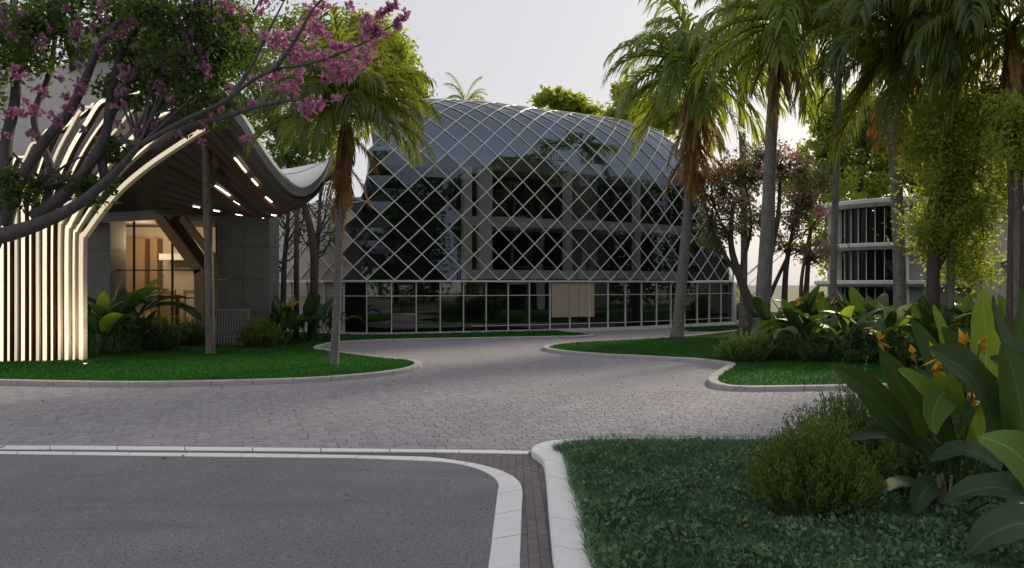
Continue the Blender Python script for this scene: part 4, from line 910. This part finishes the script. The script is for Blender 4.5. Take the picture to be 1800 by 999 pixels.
tree('leafy light green tree above the middle of the roof', [([P(995, 480, 70), P(995, 300, 70), P(1000, 195, 70)], .2, .1)], [blob(970, 175, 70, 24, 18), blob(1010, 185, 70, 32, 16), blob(1030, 200, 70, 22, 10)], 2200, .5, 'leaf_light', 'bark_brown', 'trees behind the buildings', clumps=14, drop=.0, aspect=.7)
tree('leafy light green tree left of the middle palm, over the roof end', [([P(1120, 480, 68), P(1120, 300, 68), P(1125, 200, 68)], .2, .1)], [blob(1110, 190, 68, 35, 25), blob(1160, 200, 68, 40, 35), blob(1075, 205, 68, 20, 12), blob(1100, 160, 68, 20, 14)], 3600, .5, 'leaf_light', 'bark_brown', 'trees behind the buildings', clumps=16, drop=.0, aspect=.7)
# bare branched trees by the left glass wing
for lab, xs, Y in (('dark bare branched tree close to the pavilion pier before the left glass', (497, 505, 470, 530), 37.2), ('dark bare branched tree between the slim post and the left palm', (553, 560, 530, 600), 37.6)):
    a = P(xs[0], 600, Y); a.z = 0.05; st = [([a, P(xs[0] + 2, 480, Y), P(xs[1], 400, Y), P(xs[1] + 4, 330, Y)], .15, .07)]
    rnd = random.Random(xs[0])
    for k in range(11):
        y0 = rnd.uniform(350, 480); xx = xs[0] + 3; dx = rnd.choice((-1, 1)) * rnd.uniform(18, 45); st.append(([P(xx, y0, Y), P(xx + dx * .5, y0 - rnd.uniform(10, 30), Y + rnd.uniform(-.5, .5)), P(xx + dx, y0 - rnd.uniform(40, 95), Y + rnd.uniform(-.8, .8))], .055, .014))
    tree(lab, st, [blob(xs[0], 310, Y, 45, 35), blob(xs[0] + 8, 395, Y, 40, 45)], 900, .2, 'leaf_dark', 'bark_grey', 'bare trees by the left glass', clumps=18, branches=30, twig=.02, drop=.5, aspect=.3, each=True)
# slim dark post trunk
pl = empty('palm_tree', P(521, 600, 36).xy.to_3d(), 0, 'slim dark straight trunk between the bare trees by the left glass', 'tree'); m = MB(); m.tube([P(521, 600, 36).xy.to_3d(), P(521, 470, 36), P(522, 280, 36)], [.13, .12, .1], 9); m.build('trunk', M['bark_brown'], pl, True); pl.name = 'slim_tree'
link_c, _ = crown_points([blob(525, 270, 36, 40, 30)], 900, 12); leaf_quads(link_c, .22, M['leaf_mid'], 'crown', pl, 0, .4, .4)
# rose flowering trees right of the glass building
b0 = P(1328, 580, 39); b0.z = .05
st = [([b0, P(1322, 545, 39), P(1305, 500, 39), P(1285, 430, 39), P(1290, 350, 39)], .34, .08), ([P(1322, 545, 39), P(1335, 520, 39), P(1365, 400, 39), P(1372, 300, 39)], .2, .07), ([P(1305, 500, 39), P(1270, 440, 39), P(1245, 390, 39)], .12, .04), ([P(1300, 480, 39), P(1320, 400, 39), P(1310, 320, 39)], .11, .04), ([P(1285, 430, 39), P(1255, 360, 39), P(1250, 310, 39)], .09, .03)]
tree('multi stemmed tree with grey limbs and faded rose blossom beside the glass corner', st, [blob(1290, 320, 39, 50, 45), blob(1340, 290, 39, 50, 40), blob(1250, 340, 39, 30, 40), blob(1300, 380, 39, 55, 35), blob(1390, 300, 39, 40, 35), blob(1260, 420, 39, 30, 30)], 9000, .2, 'russet', 'bark_grey', 'rose flowering trees', 'flowering_tree', flowers=([blob(1300, 300, 38, 60, 30), blob(1340, 270, 38, 50, 20), blob(1280, 350, 38, 40, 30), blob(1390, 290, 38, 30, 30)], 600, .16, 'pink_tree'), clumps=24, branches=40, drop=.4, aspect=.4, twig=.04)
tr = [(1378, 590, 1382, 470, 1400, 380), (1412, 590, 1418, 500, 1425, 400)]
st = [([P(a, b, 44).xy.to_3d(), P(c, d, 44), P(e, f, 44)], .2, .09) for a, b, c, d, e, f in tr] + [([P(1345, 540, 44), P(1362, 500, 44), P(1385, 450, 44)], .14, .09)]
tree('rose blossomed tree with several dark trunks left of the round building', st, [blob(1420, 380, 44, 35, 30), blob(1430, 440, 44, 40, 25), blob(1385, 420, 44, 30, 30), blob(1400, 330, 44, 40, 30), blob(1440, 330, 44, 30, 40)], 4200, .22, 'russet', 'bark_brown', 'rose flowering trees', 'flowering_tree', flowers=([blob(1430, 440, 43.6, 36, 20), blob(1415, 350, 43.6, 40, 25), blob(1390, 380, 43.6, 25, 35), blob(1440, 370, 43.6, 25, 20)], 600, .18, 'pink_tree'), clumps=18, branches=25, drop=.4, aspect=.4)
# green trees around and before the right buildings
tree('dense mid green tree above the round building roof', [([(31, 72, 0), (31, 72, 8), P(1530, 240, 72)], .3, .15)], [blob(1500, 260, 72, 50, 45), blob(1560, 230, 72, 50, 50), blob(1470, 300, 72, 30, 40), blob(1530, 320, 72, 60, 30), blob(1600, 280, 72, 50, 60), blob(1440, 260, 72, 30, 25), blob(1650, 200, 72, 60, 60), blob(1500, 200, 72, 45, 40), blob(1450, 200, 72, 35, 45), blob(1440, 330, 72, 30, 35)], 20000, .5, 'leaf_light', 'bark_brown', 'trees behind the buildings', clumps=22)
tree('bright green tree between the round and beige buildings', [([(33.5, 62, 0), (33.5, 62, 6), P(1680, 260, 62)], .28, .14)], [blob(1660, 290, 66, 50, 50), blob(1710, 240, 66, 50, 60), blob(1740, 330, 66, 40, 50), blob(1770, 200, 66, 50, 60), blob(1690, 380, 66, 40, 40)], 8000, .42, 'leaf_light', 'bark_brown', 'trees behind the buildings', clumps=22)
tree('low bright green tree beyond the rose tree trunks', [([(24.0, 66, 0), (24, 66, 3), P(1425, 400, 66)], .2, .1)], [blob(1440, 400, 68, 30, 35), blob(1455, 450, 68, 25, 30), blob(1400, 330, 68, 35, 30), blob(1290, 520, 60, 25, 25), blob(1480, 340, 68, 30, 40)], 4200, .38, 'leaf_light', 'bark_brown', 'trees behind the buildings', clumps=18)
tree('dark tree behind the tall palm trunk over the round roof', [([(27.5, 50.0, 0), (27.5, 50, 6), P(1600, 260, 50)], .25, .12)], [blob(1600, 260, 50, 30, 55), blob(1615, 310, 50, 25, 30), blob(1560, 200, 50, 40, 30), blob(1520, 235, 50, 30, 25)], 5500, .3, 'leaf_dark', 'bark_brown', 'trees behind the buildings')
g0 = P(1642, 560, 24).xy.to_3d()
tree('feathery light green tree hiding the right side of the round building', [([g0, P(1640, 470, 24), P(1650, 380, 24), P(1680, 280, 24)], .22, .1), ([P(1642, 480, 24), P(1690, 380, 24), P(1720, 260, 24)], .12, .05)], [blob(1690, 230, 24, 85, 65), blob(1645, 300, 24, 55, 55), blob(1725, 320, 24, 55, 55), blob(1670, 380, 24, 65, 50), blob(1640, 230, 24, 40, 50), blob(1690, 470, 24, 45, 30), blob(1700, 410, 24, 40, 50), blob(1635, 420, 24, 25, 40), blob(1740, 180, 24, 40, 30)], 24000, .13, 'leaf_light', 'bark_brown', 'trees before the right buildings', clumps=40, tight=.33, branches=60, drop=.2)
tree('leafy green tree at the right picture edge before the beige building', [([P(1775, 600, 21).xy.to_3d(), P(1775, 480, 21), P(1778, 300, 21)], .10, .05), ([P(1795, 560, 21), P(1798, 400, 21), P(1790, 260, 21)], .08, .05)], [blob(1775, 250, 21, 35, 45), blob(1830, 250, 21, 50, 80), blob(1765, 190, 21, 40, 30)], 4600, .13, 'leaf_light', 'bark_brown', 'trees before the right buildings', clumps=26, branches=40)
# tall trees off to the right, seen only as dark mirror images in the glass
rnd = random.Random(5)
for k, (x, y, h, r_, mt) in enumerate(((27, -22, 22, 6, 'leaf_dark'), (36, -26, 25, 7, 'leaf_dark'), (20, -34, 24, 7, 'leaf_mid'), (29, -8, 20, 4.5, 'leaf_dark'), (44, 27, 22, 6, 'leaf_dark'), (52, 34, 23, 6, 'leaf_mid'), (60, 27, 25, 7, 'leaf_dark'), (30, -36, 26, 7, 'leaf_mid'), (47, 16, 26, 7, 'leaf_dark'), (-9, -26, 23, 7, 'leaf_dark'), (3, -32, 24, 7, 'leaf_dark'), (11, -25, 22, 6, 'leaf_mid'), (58, 38, 22, 6, 'leaf_dark'), (62, 47, 23, 6, 'leaf_dark'), (63, 56, 23, 7, 'leaf_mid'), (17, -22, 22, 5, 'leaf_dark'))):
    bl = [((x + rnd.uniform(-2, 2), y + rnd.uniform(-2, 2), z), (r_ * .8, r_ * .8, h * .14)) for z in np.linspace(h * .12, h * .88, 7)]
    tree(('tall dense tree mirrored in the lattice glass, %s') % ('nearest the camera', 'second behind the camera', 'beside the office building side wall', 'before the office building corner', 'beyond the office building', 'furthest out by the road end', 'tallest of the far ones', 'furthest behind the camera', 'behind the office building', 'straight behind the camera to its left', 'straight behind the camera', 'behind the camera to its right', 'level with the round building, nearer the road', 'directly across from the glass corner', 'farthest along the road past the round building', 'rightmost of the trees behind the camera')[k],
        [([(x, y, 0), (x, y, h * .5), (x, y, h * .8)], .35, .12)], bl, 9000, .6, mt, 'bark_brown', 'tall trees mirrored in the glass', clumps=14, tight=.28)

# ------------------------------------------------------------------ shrubs
def bush(label, c, rx, ry, h, nsh, mat, leaf=.035, group=None, name='shrub', seed=0, per=34, spread=.5, updir=.6):
    r = np.random.default_rng(seed); o = empty(name, c, 0, label, 'shrub', group); pts = []; ds = []; m = MB()
    for k in range(nsh):
        a = r.uniform(0, 2 * np.pi); q = math.sqrt(r.uniform(0, 1)); b = np.array([math.cos(a) * rx * q * .45, math.sin(a) * ry * q * .45, 0])
        out = np.array([math.cos(a) * rx * q, math.sin(a) * ry * q, 0]) * r.uniform(.75, 1.1); hh_ = h * (1 - .55 * q ** 2.2) * r.uniform(.5, 1.08) * (1.18 if r.uniform() < .08 else 1)
        e = out + np.array([0, 0, hh_]); mid = (b + e) / 2 + np.array([out[0] * .15, out[1] * .15, 0])
        t = r.uniform(.12, 1, per)[:, None]; p = (1 - t) ** 2 * b + 2 * t * (1 - t) * mid + t ** 2 * e; d = 2 * (1 - t) * (mid - b) + 2 * t * (e - mid); d /= np.linalg.norm(d, axis=1)[:, None]
        pts.append(p + r.normal(0, .012, p.shape)); ds.append(d)
        if k % 6 == 0: m.tube([b + np.array(c), mid + np.array(c), e * .96 + np.array(c) * 1], [.008, .006, .002], 3, False)
    m.build('stem', M['bark_brown'], o)
    pts = np.concatenate(pts) + np.array(c); ds = np.concatenate(ds)
    leaf_quads(pts, leaf, M[mat], 'foliage', o, 0, .42, 0, None, (ds, updir)); return o
bush('feathery yellow green bush on the near lawn, in front', P(1432, 925, 8.7).xy.to_3d() + Vector((0, .05, .05)), .72, .62, 1.14, 900, 'leaf_bush', .042, 'feathery bushes on the near lawn', seed=2, per=40)
bush('feathery fresh green bush behind the front yellow green bush', Vector((P(1505, 0, 10.6).x, 10.6, .05)), .80, .6, 1.28, 720, 'leaf_bush2', .046, 'feathery bushes on the near lawn', seed=4, per=36)
bush('dark low bush under the broad leaves at right', Vector((P(1610, 0, 9.6).x, 9.6, .05)), .62, .5, .85, 260, 'leaf_bush2', .055, 'feathery bushes on the near lawn', seed=6)
bush('dark small leafed bush at the right edge between the big leaves', Vector((P(1740, 0, 10.4).x, 10.4, .05)), .8, .6, .95, 300, 'leaf_bush2', .055, 'feathery bushes on the near lawn', seed=7)
for k, (lab, px, Y, rx, ry, h, mt, lf) in enumerate((
    ('rounded clipped bush beside the broad leaved plants at the rib wall', 278, 30.0, .95, .8, 1.25, 'leaf_bush2', .09),
    ('round yellow green bush right of the grey bench', 457, 32.0, .95, .8, 1.25, 'leaf_bush', .085),
    ('dark hedge bush left of the bare trunk before the hall', 330, 32.5, .9, .6, 1.1, 'leaf_bush2', .09),
    ('low bush before the hall glass, left of the hedge bush', 235, 32.5, 1.1, .7, 1.5, 'leaf_bush2', .1),
    ('dark sprawling shrub spilling over the kerb notch', 1310, 26.0, 1.0, .8, 1.05, 'leaf_bush2', .085),
    ('dense dark shrub below the rose tree trunk', 1370, 26.5, 1.0, .8, 1.25, 'leaf_bush2', .085),
    ('dark shrub below the curved bright leaf', 1440, 26.0, 1.1, .8, 1.15, 'leaf_bush2', .085),
    ('dark shrub behind the orange flower clump', 1520, 25.5, 1.1, .8, 1.1, 'leaf_bush2', .085),
    ('hedge shrub right of the orange flower clump', 1610, 24.5, 1.2, .8, 1.3, 'leaf_bush2', .085),
    ('hedge shrub behind the tall bright paddle leaf', 1720, 23.5, 1.3, .8, 1.6, 'leaf_bush2', .085),
    ('leafy shrub beyond the glass corner', 1318, 54.0, 1.4, .9, 1.7, 'leaf_bush', .14),
    ('dark shrub behind the white ribs, left part', 40, 28.8, 1.1, .6, 2.4, 'leaf_bush2', .12),
    ('dark shrub behind the white ribs, right part', 110, 28.8, 1.1, .6, 2.2, 'leaf_bush2', .12),
    ('dark shrub behind the round building path', 1440, 50.0, 2.2, 1.0, 1.9, 'leaf_bush2', .16))):
    bush(lab, Vector((P(px, 0, Y).x, Y, .06)), rx, ry, h, 240, mt, lf, 'shrubs in the planting beds', seed=20 + k, per=34)

# ------------------------------------------------------------------ broad leaved plants
def paddle_mesh(name, pts, width, mat, up=(0, 0, 1), fold=.25, n=12, petiole=None, seed=0, tear=True):
    # blade along a curve; UV.x -1..1 across, UV.y along
    r = np.random.default_rng(seed); c = catmull(pts, 8); L = arclen(c); s = sample(c, np.linspace(0, L[-1], n + 1), L); V = []; UV = []; Fq = []; up = np.array(up, float)
    for k in range(n + 1):
        t = s[min(k + 1, n)] - s[max(k - 1, 0)]; t /= np.linalg.norm(t); side = np.cross(t, up); side /= np.linalg.norm(side) + 1e-9; nn = np.cross(side, t)
        f = k / n; w = width / 2 * (math.sin(math.pi * min(1, .06 + .94 * f ** .82)) ** .62); w = max(w, .006)
        for a in (-1, -.5, 0, .5, 1):
            wav = r.normal(0, .018) * width if abs(a) == 1 else 0
            V.append(s[k] + side * w * a + nn * (fold * w * abs(a) ** 1.3 + wav)); UV.append((a, f * L[-1] / max(width, .01)))
    for k in range(n):
        for a in range(4): Fq.append((k * 5 + a, k * 5 + a + 1, k * 5 + 6 + a, k * 5 + 5 + a))
    return np_mesh(name, V, Fq, mat, True, UV)
def add_petiole(o, pts, r0, r1):
    m = MB(); q = catmull([tuple(p) for p in pts], 5); m.tube(q, list(np.linspace(r0, r1, len(q))), 6); m.build('petiole', M['petiole'], o, True)
PL = {}
def pleaf(L, w, el, dr, mat, seed, pet=.5):
    key = (round(L, 2), w, el, dr, mat, seed)
    if key not in PL:
        p = np.zeros(3); e = R(el); pts = [p.copy()]
        for k in range(8):
            if k >= 2: e -= R(dr) / 6
            p = p + np.array([math.cos(e), 0, math.sin(e)]) * (L * (pet / 2 if k < 2 else (1 - pet) / 6)); pts.append(p.copy())
        up = np.array([-math.sin(R(el)), 0, math.cos(R(el))]) + np.array([0, .15 * (seed % 3 - 1), 0])
        bl_ = paddle_mesh('leaf', pts[2:], w, M[mat], up, .28, 9, seed=seed)
        m = MB(); m.tube(pts[:3] + [pts[4]], [.022, .018, .014, .006], 5, False); PL[key] = (bl_, m.mesh('petiole', M['petiole'], True))
    return PL[key]
FLW = []
def bird_flower(k):
    m = MB(); rnd = random.Random(k)
    m.v = []; m.f = []
    def pet(d, l, w): 
        d = Vector(d).normalized(); s = d.cross(Vector((.3, .2, 1))).normalized(); m.add([(0, 0, 0), d * l * .4 + s * w, d * l, d * l * .4 - s * w], [(0, 1, 2), (0, 2, 3)])
    for q in range(4): pet((rnd.uniform(-.3, .8), rnd.uniform(-.3, .3), rnd.uniform(.3, 1)), rnd.uniform(.13, .2), rnd.uniform(.04, .065))
    pet((.9, rnd.uniform(-.2, .2), -.5), .2, .05); pet((.5, 0, -1), .16, .05)
    return m.mesh('bract', M['orange'])
FLW = [bird_flower(k) for k in range(3)]
def clump(label, c, n, L, w, mats, seed, group, flowers=0, name='broad_leaved_plant', el=(45, 88), dr=(30, 110), cat='plant', scale=1.0):
    rnd = random.Random(seed); o = empty(name, c, 0, label, cat, group)
    for k in range(n):
        e = rnd.choice((50, 62, 74, 84)); d = rnd.choice((25, 60, 95)); mt = rnd.choices(mats, [8] + [1.2] * (len(mats) - 1))[0]
        bl_, pe_ = pleaf(L, w, e, d, mt, rnd.randrange(3), rnd.choice((.4, .5)))
        f = link('leaf', bl_, o, True); f.location = (rnd.uniform(-.2, .2), rnd.uniform(-.15, .15), 0); f.rotation_euler = (rnd.uniform(-.2, .2), 0, rnd.uniform(0, 6.28)); s = rnd.uniform(.7, 1.15) * scale; f.scale = (s, s, s)
        g = link('petiole', pe_, o, True); g.location = f.location; g.rotation_euler = f.rotation_euler; g.scale = f.scale
    for k in range(flowers):
        a = rnd.uniform(0, 6.28); z = L * rnd.uniform(.62, 1.0); st = link('flower', FLW[k % 3], o, True); st.location = (math.cos(a) * .35, math.sin(a) * .3, z); st.rotation_euler = (0, 0, rnd.uniform(0, 6.28)); s = rnd.uniform(.8, 1.15) * scale; st.scale = (s, s, s)
    return o
mid = [(1365, 30, 'at the foot of the thick palm trunk'), (1410, 29, 'holding the curved bright leaf'), (1455, 28.5, 'topped by small orange flowers'), (1500, 29, 'under the left slab of the round building'), (1540, 28, 'left of the tall palm trunk foot'), (1590, 27.5, 'hugging the tall palm trunk foot'), (1630, 27, 'under the feathery tree'), (1680, 26, 'right of the feathery tree trunk'), (1730, 25, 'below the beige building'), (1785, 24, 'at the right edge below the leafy tree'), (1420, 26.2, 'front row behind the dark shrub'), (1490, 26, 'front row with dark upright leaves'), (1560, 25.2, 'front row before the palm foot'), (1640, 24, 'front row before the hedge shrub')]
for k, (px, Y, w_) in enumerate(mid):
    clump('dark broad leaved plant ' + w_, Vector((P(px, 0, Y).x, Y, .08)), 17, 2.15, .42, ['paddle', 'paddle', 'paddle_light', 'paddle_pale'], 100 + k, 'broad leaved plants in the right bed', 2 if k in (2, 6, 10) else 0, scale=1.08)
for k, (px, Y, L, w_) in enumerate(((545, 35, 2.3, 'beside the left palm trunk'), (505, 34.5, 2.1, 'between the round bush and the slim trunk'), (575, 35.5, 2.0, 'before the left glass wing'))):
    clump('banana like plant with arching leaves ' + w_, Vector((P(px, 0, Y).x, Y, .08)), 10, L, .5, ['paddle', 'paddle_light'], 200 + k, 'broad leaved plants by the left glass', 2 if k == 1 else 0)
for k, (px, Y, w_) in enumerate(((165, 28.0, 'against the glowing rib end'), (205, 28.4, 'with the tall yellow green leaf before the hall'), (238, 29.2, 'left of the clipped bush'), (185, 29.5, 'reaching highest before the granite pier'), (495, 33.0, 'with orange flowers behind the round yellow bush'))):
    clump('broad leaved plant ' + w_, Vector((P(px, 0, Y).x, Y, .08)), 15, (2.2, 2.7, 2.0, 3.9, 2.1)[k], .52, ['cycad_p' if False else 'paddle', 'paddle_light', 'paddle'], 230 + k, 'broad leaved plants by the pavilion', 3 if k == 4 else 0)
# big leaves of the near right plant, each placed as it grows
bp = empty('bird_of_paradise', (5.0, 9.4, .06), 0, 'large plant of long dark paddle leaves with orange flowers at the right edge', 'plant')
def big(pet, blade, w, mat, up=(0, -.5, 1), Y=None, fold=.22, seed=0, Yb=None):
    if pet: add_petiole(bp, [P(*p) for p in pet], .028, .014)
    link('leaf', paddle_mesh('leaf', [tuple(P(*p)) for p in blade], w, M[mat], up, fold, 16, seed=seed), bp)
big([(1645, 880, 9.2), (1640, 830, 9.1), (1615, 785, 9.0), (1575, 745, 8.9)], [(1600, 770, 9.0), (1560, 725, 8.9), (1510, 675, 8.7), (1452, 640, 8.5)], .36, 'paddle', (-.35, -.8, .5), seed=1)
big([(1660, 880, 9.4), (1655, 800, 9.3), (1630, 760, 9.3)], [(1635, 770, 9.3), (1610, 720, 9.2), (1575, 660, 9.1), (1545, 615, 9.0)], .36, 'paddle', (-.4, -.8, .4), seed=2)
big([(1680, 870, 9.2), (1690, 760, 9.0)], [(1690, 720, 8.9), (1660, 690, 8.7), (1640, 730, 8.5), (1645, 765, 8.4)], .38, 'paddle_light', (0, -1, .4), seed=3)
big([(1680, 870, 9.2), (1670, 780, 9.0)], [(1655, 715, 9.0), (1630, 690, 8.9), (1600, 665, 8.8), (1578, 650, 8.7)], .30, 'paddle_light', (.2, -.8, .6), seed=4)
big([(1700, 870, 9.0), (1735, 760, 8.9)], [(1752, 790, 8.8), (1735, 710, 8.7), (1700, 655, 8.5), (1632, 612, 8.2)], .56, 'paddle', (.35, -.85, .45), seed=5)
big([(1700, 870, 9.6), (1730, 700, 9.6)], [(1732, 665, 9.6), (1734, 600, 9.6), (1730, 550, 9.6), (1727, 506, 9.6)], .46, 'paddle_light', (.1, -1, .15), fold=.12, seed=6)
big([(1760, 860, 8.4), (1790, 800, 8.2)], [(1800, 800, 8.1), (1795, 720, 8.0), (1780, 650, 8.0), (1762, 600, 8.0)], .36, 'paddle', (-.5, -.8, .2), seed=7)
big([(1720, 870, 9.4), (1770, 700, 9.4)], [(1812, 720, 9.2), (1790, 640, 9.2), (1760, 590, 9.3), (1745, 520, 9.5)], .4, 'paddle', (.5, -.7, .3), seed=8)
big([(1700, 880, 8.2), (1740, 860, 8.0)], [(1850, 880, 7.6), (1800, 810, 7.6), (1760, 780, 7.7), (1718, 768, 7.9)], .50, 'paddle_light', (-.1, -.7, .6), seed=9)
big([(1650, 880, 8.8), (1660, 850, 8.7)], [(1760, 825, 8.2), (1720, 800, 8.3), (1680, 792, 8.4), (1634, 812, 8.5)], .34, 'paddle', (0, -.4, 1), seed=10)
big([(1640, 890, 8.8), (1620, 870, 8.8)], [(1640, 860, 8.8), (1600, 850, 8.7), (1570, 852, 8.6), (1545, 868, 8.5)], .22, 'paddle', (0, -.4, 1), seed=11)
big([(1655, 890, 8.8), (1640, 860, 8.7)], [(1650, 850, 8.7), (1632, 855, 8.6), (1618, 875, 8.5), (1612, 905, 8.4)], .26, 'paddle', (-.4, -.9, .4), seed=12)
big([(1700, 900, 8.2), (1740, 880, 8.0)], [(1830, 900, 7.5), (1770, 860, 7.6), (1710, 862, 7.8), (1655, 885, 8.0)], .44, 'paddle', (0, -.5, 1), seed=13)
big([(1760, 950, 7.4), (1790, 940, 7.2)], [(1870, 930, 6.8), (1800, 920, 6.9), (1740, 940, 7.0), (1700, 975, 7.1)], .42, 'paddle', (0, -.5, 1), seed=14)
big([(1670, 880, 9.3), (1740, 800, 9.3)], [(1730, 780, 9.3), (1680, 700, 9.2), (1640, 670, 9.1), (1600, 640, 9.0)], .24, 'paddle', (-.4, -.4, .8), seed=15)
big([(1680, 880, 9.6), (1660, 700, 9.6)], [(1650, 690, 9.6), (1645, 640, 9.6), (1620, 590, 9.6), (1600, 560, 9.6)], .24, 'paddle', (-.4, -.8, .3), seed=16)
big([(1720, 880, 9.8), (1690, 640, 9.8)], [(1660, 620, 9.8), (1658, 590, 9.8), (1648, 560, 9.8), (1640, 535, 9.8)], .17, 'paddle_light', (.3, -1, .2), seed=17)
big([(1720, 880, 9.8), (1690, 640, 9.8)], [(1690, 640, 9.8), (1680, 610, 9.8), (1670, 585, 9.8)], .14, 'paddle_pale', (.3, -1, .2), seed=18)
big([(1700, 890, 9.0), (1760, 760, 8.8)], [(1775, 760, 8.8), (1790, 700, 8.7), (1770, 650, 8.6), (1740, 628, 8.5)], .34, 'paddle', (.3, -.9, .4), seed=21)
big([(1690, 890, 9.3), (1640, 800, 9.2)], [(1640, 800, 9.2), (1590, 770, 9.1), (1540, 760, 9.0), (1490, 775, 8.9)], .26, 'paddle', (-.2, -.7, .7), seed=22)
big([(1700, 890, 9.6), (1700, 700, 9.6)], [(1705, 690, 9.6), (1692, 640, 9.6), (1672, 600, 9.6), (1655, 575, 9.5)], .28, 'paddle', (-.1, -1, .2), seed=23)
big([(1720, 890, 9.6), (1760, 640, 9.8)], [(1765, 640, 9.8), (1790, 590, 9.8), (1800, 540, 9.8), (1790, 505, 9.8)], .34, 'paddle', (.3, -.9, .2), seed=24)
big([(1690, 890, 9.2), (1700, 800, 9.1)], [(1705, 790, 9.1), (1730, 735, 9.0), (1740, 690, 8.9), (1728, 650, 8.9)], .22, 'paddle_light', (-.2, -.9, .3), seed=25)
big([(1680, 890, 9.2), (1680, 820, 9.1)], [(1685, 815, 9.1), (1660, 760, 9.0), (1655, 710, 9.0), (1668, 665, 9.0)], .24, 'paddle', (.2, -.9, .3), seed=26)
for k, (px, py, Y, s) in enumerate(((1545, 600, 10.5, 1.2), (1650, 630, 9.0, 1.4), (1645, 650, 8.9, 1.2), (1655, 690, 8.8, 1.0), (1698, 606, 9.2, 1.4), (1722, 605, 9.2, 1.2), (1605, 622, 9.5, .8))):
    f = link('flower', FLW[k % 3], bp); f.parent = None; f.matrix_parent_inverse = Matrix.Identity(4); f.parent = bp; f.location = P(px, py, Y) - bp.location; f.rotation_euler = (0, 0, (0, 2.6, .4, 3.0, 2.2, .2, 1, 2)[k]); f.scale = (s * .8,) * 3
    add_petiole(bp, [P(1680, 880, 9.4), P((1680 + px) / 2, (880 + py) / 2, 9.4), P(px, py, Y)], .014, .008)
dc = MB(); 
for k in range(46):
    a = random.uniform(0, 6.28); q = Vector((P(1645, 0, 8.7).x + random.uniform(-.16, .16), 8.75 + random.uniform(-.1, .1), .08)); dc.rectsweep([q, q + Vector((math.cos(a) * .05, math.sin(a) * .05, random.uniform(.15, .45)))], .03, .008)
dc.build('dry_sheath', M['dry_clump'], bp)

for k, (px, Y, L, w_) in enumerate(((1800, 10.2, 1.5, 'crowding the right edge behind the big leaves'), (1690, 11.2, 1.35, 'behind the two light green big leaves'), (1760, 12.5, 1.7, 'behind the tall bright paddle leaf'), (1600, 11.8, 1.0, 'low behind the fresh green bush'))):
    clump('dark broad leaved plant ' + w_, Vector((P(px, 0, Y).x, Y, .08)), 15, L, .30, ['paddle', 'paddle', 'paddle_light'], 300 + k, 'broad leaved plants on the near lawn', 1 if k in (1, 2) else 0)

# fallen leaves and petals on paving, road and kerbs
n = 260; q = np.column_stack([rng.uniform(-11, 10, n), rng.uniform(7.6, 26, n)]); q = q[np.abs(q[:, 0]) < q[:, 1] * .64]
keep = ~inside(near_lawn, q) & ~inside(left_lawn, q) & ~inside(right_lawn, q); q = q[keep]
leaf_quads(np.column_stack([q, np.full(len(q), .016)]), .06, M['dead'], 'fallen_leaves', None, 0, .55, 0, 'stuff', (np.column_stack([np.cos(q[:, 0] * 9), np.sin(q[:, 0] * 9), np.zeros(len(q))]), .93))
n = 500; q = np.column_stack([rng.uniform(.8, 7, n), rng.uniform(7, 12.4, n)]); q = q[inside(near_lawn, q)][:150]
leaf_quads(np.column_stack([q, rng.uniform(.12, .2, len(q))]), .06, M['dead'], 'fallen_leaves', None, 0, .5, 0, 'stuff')
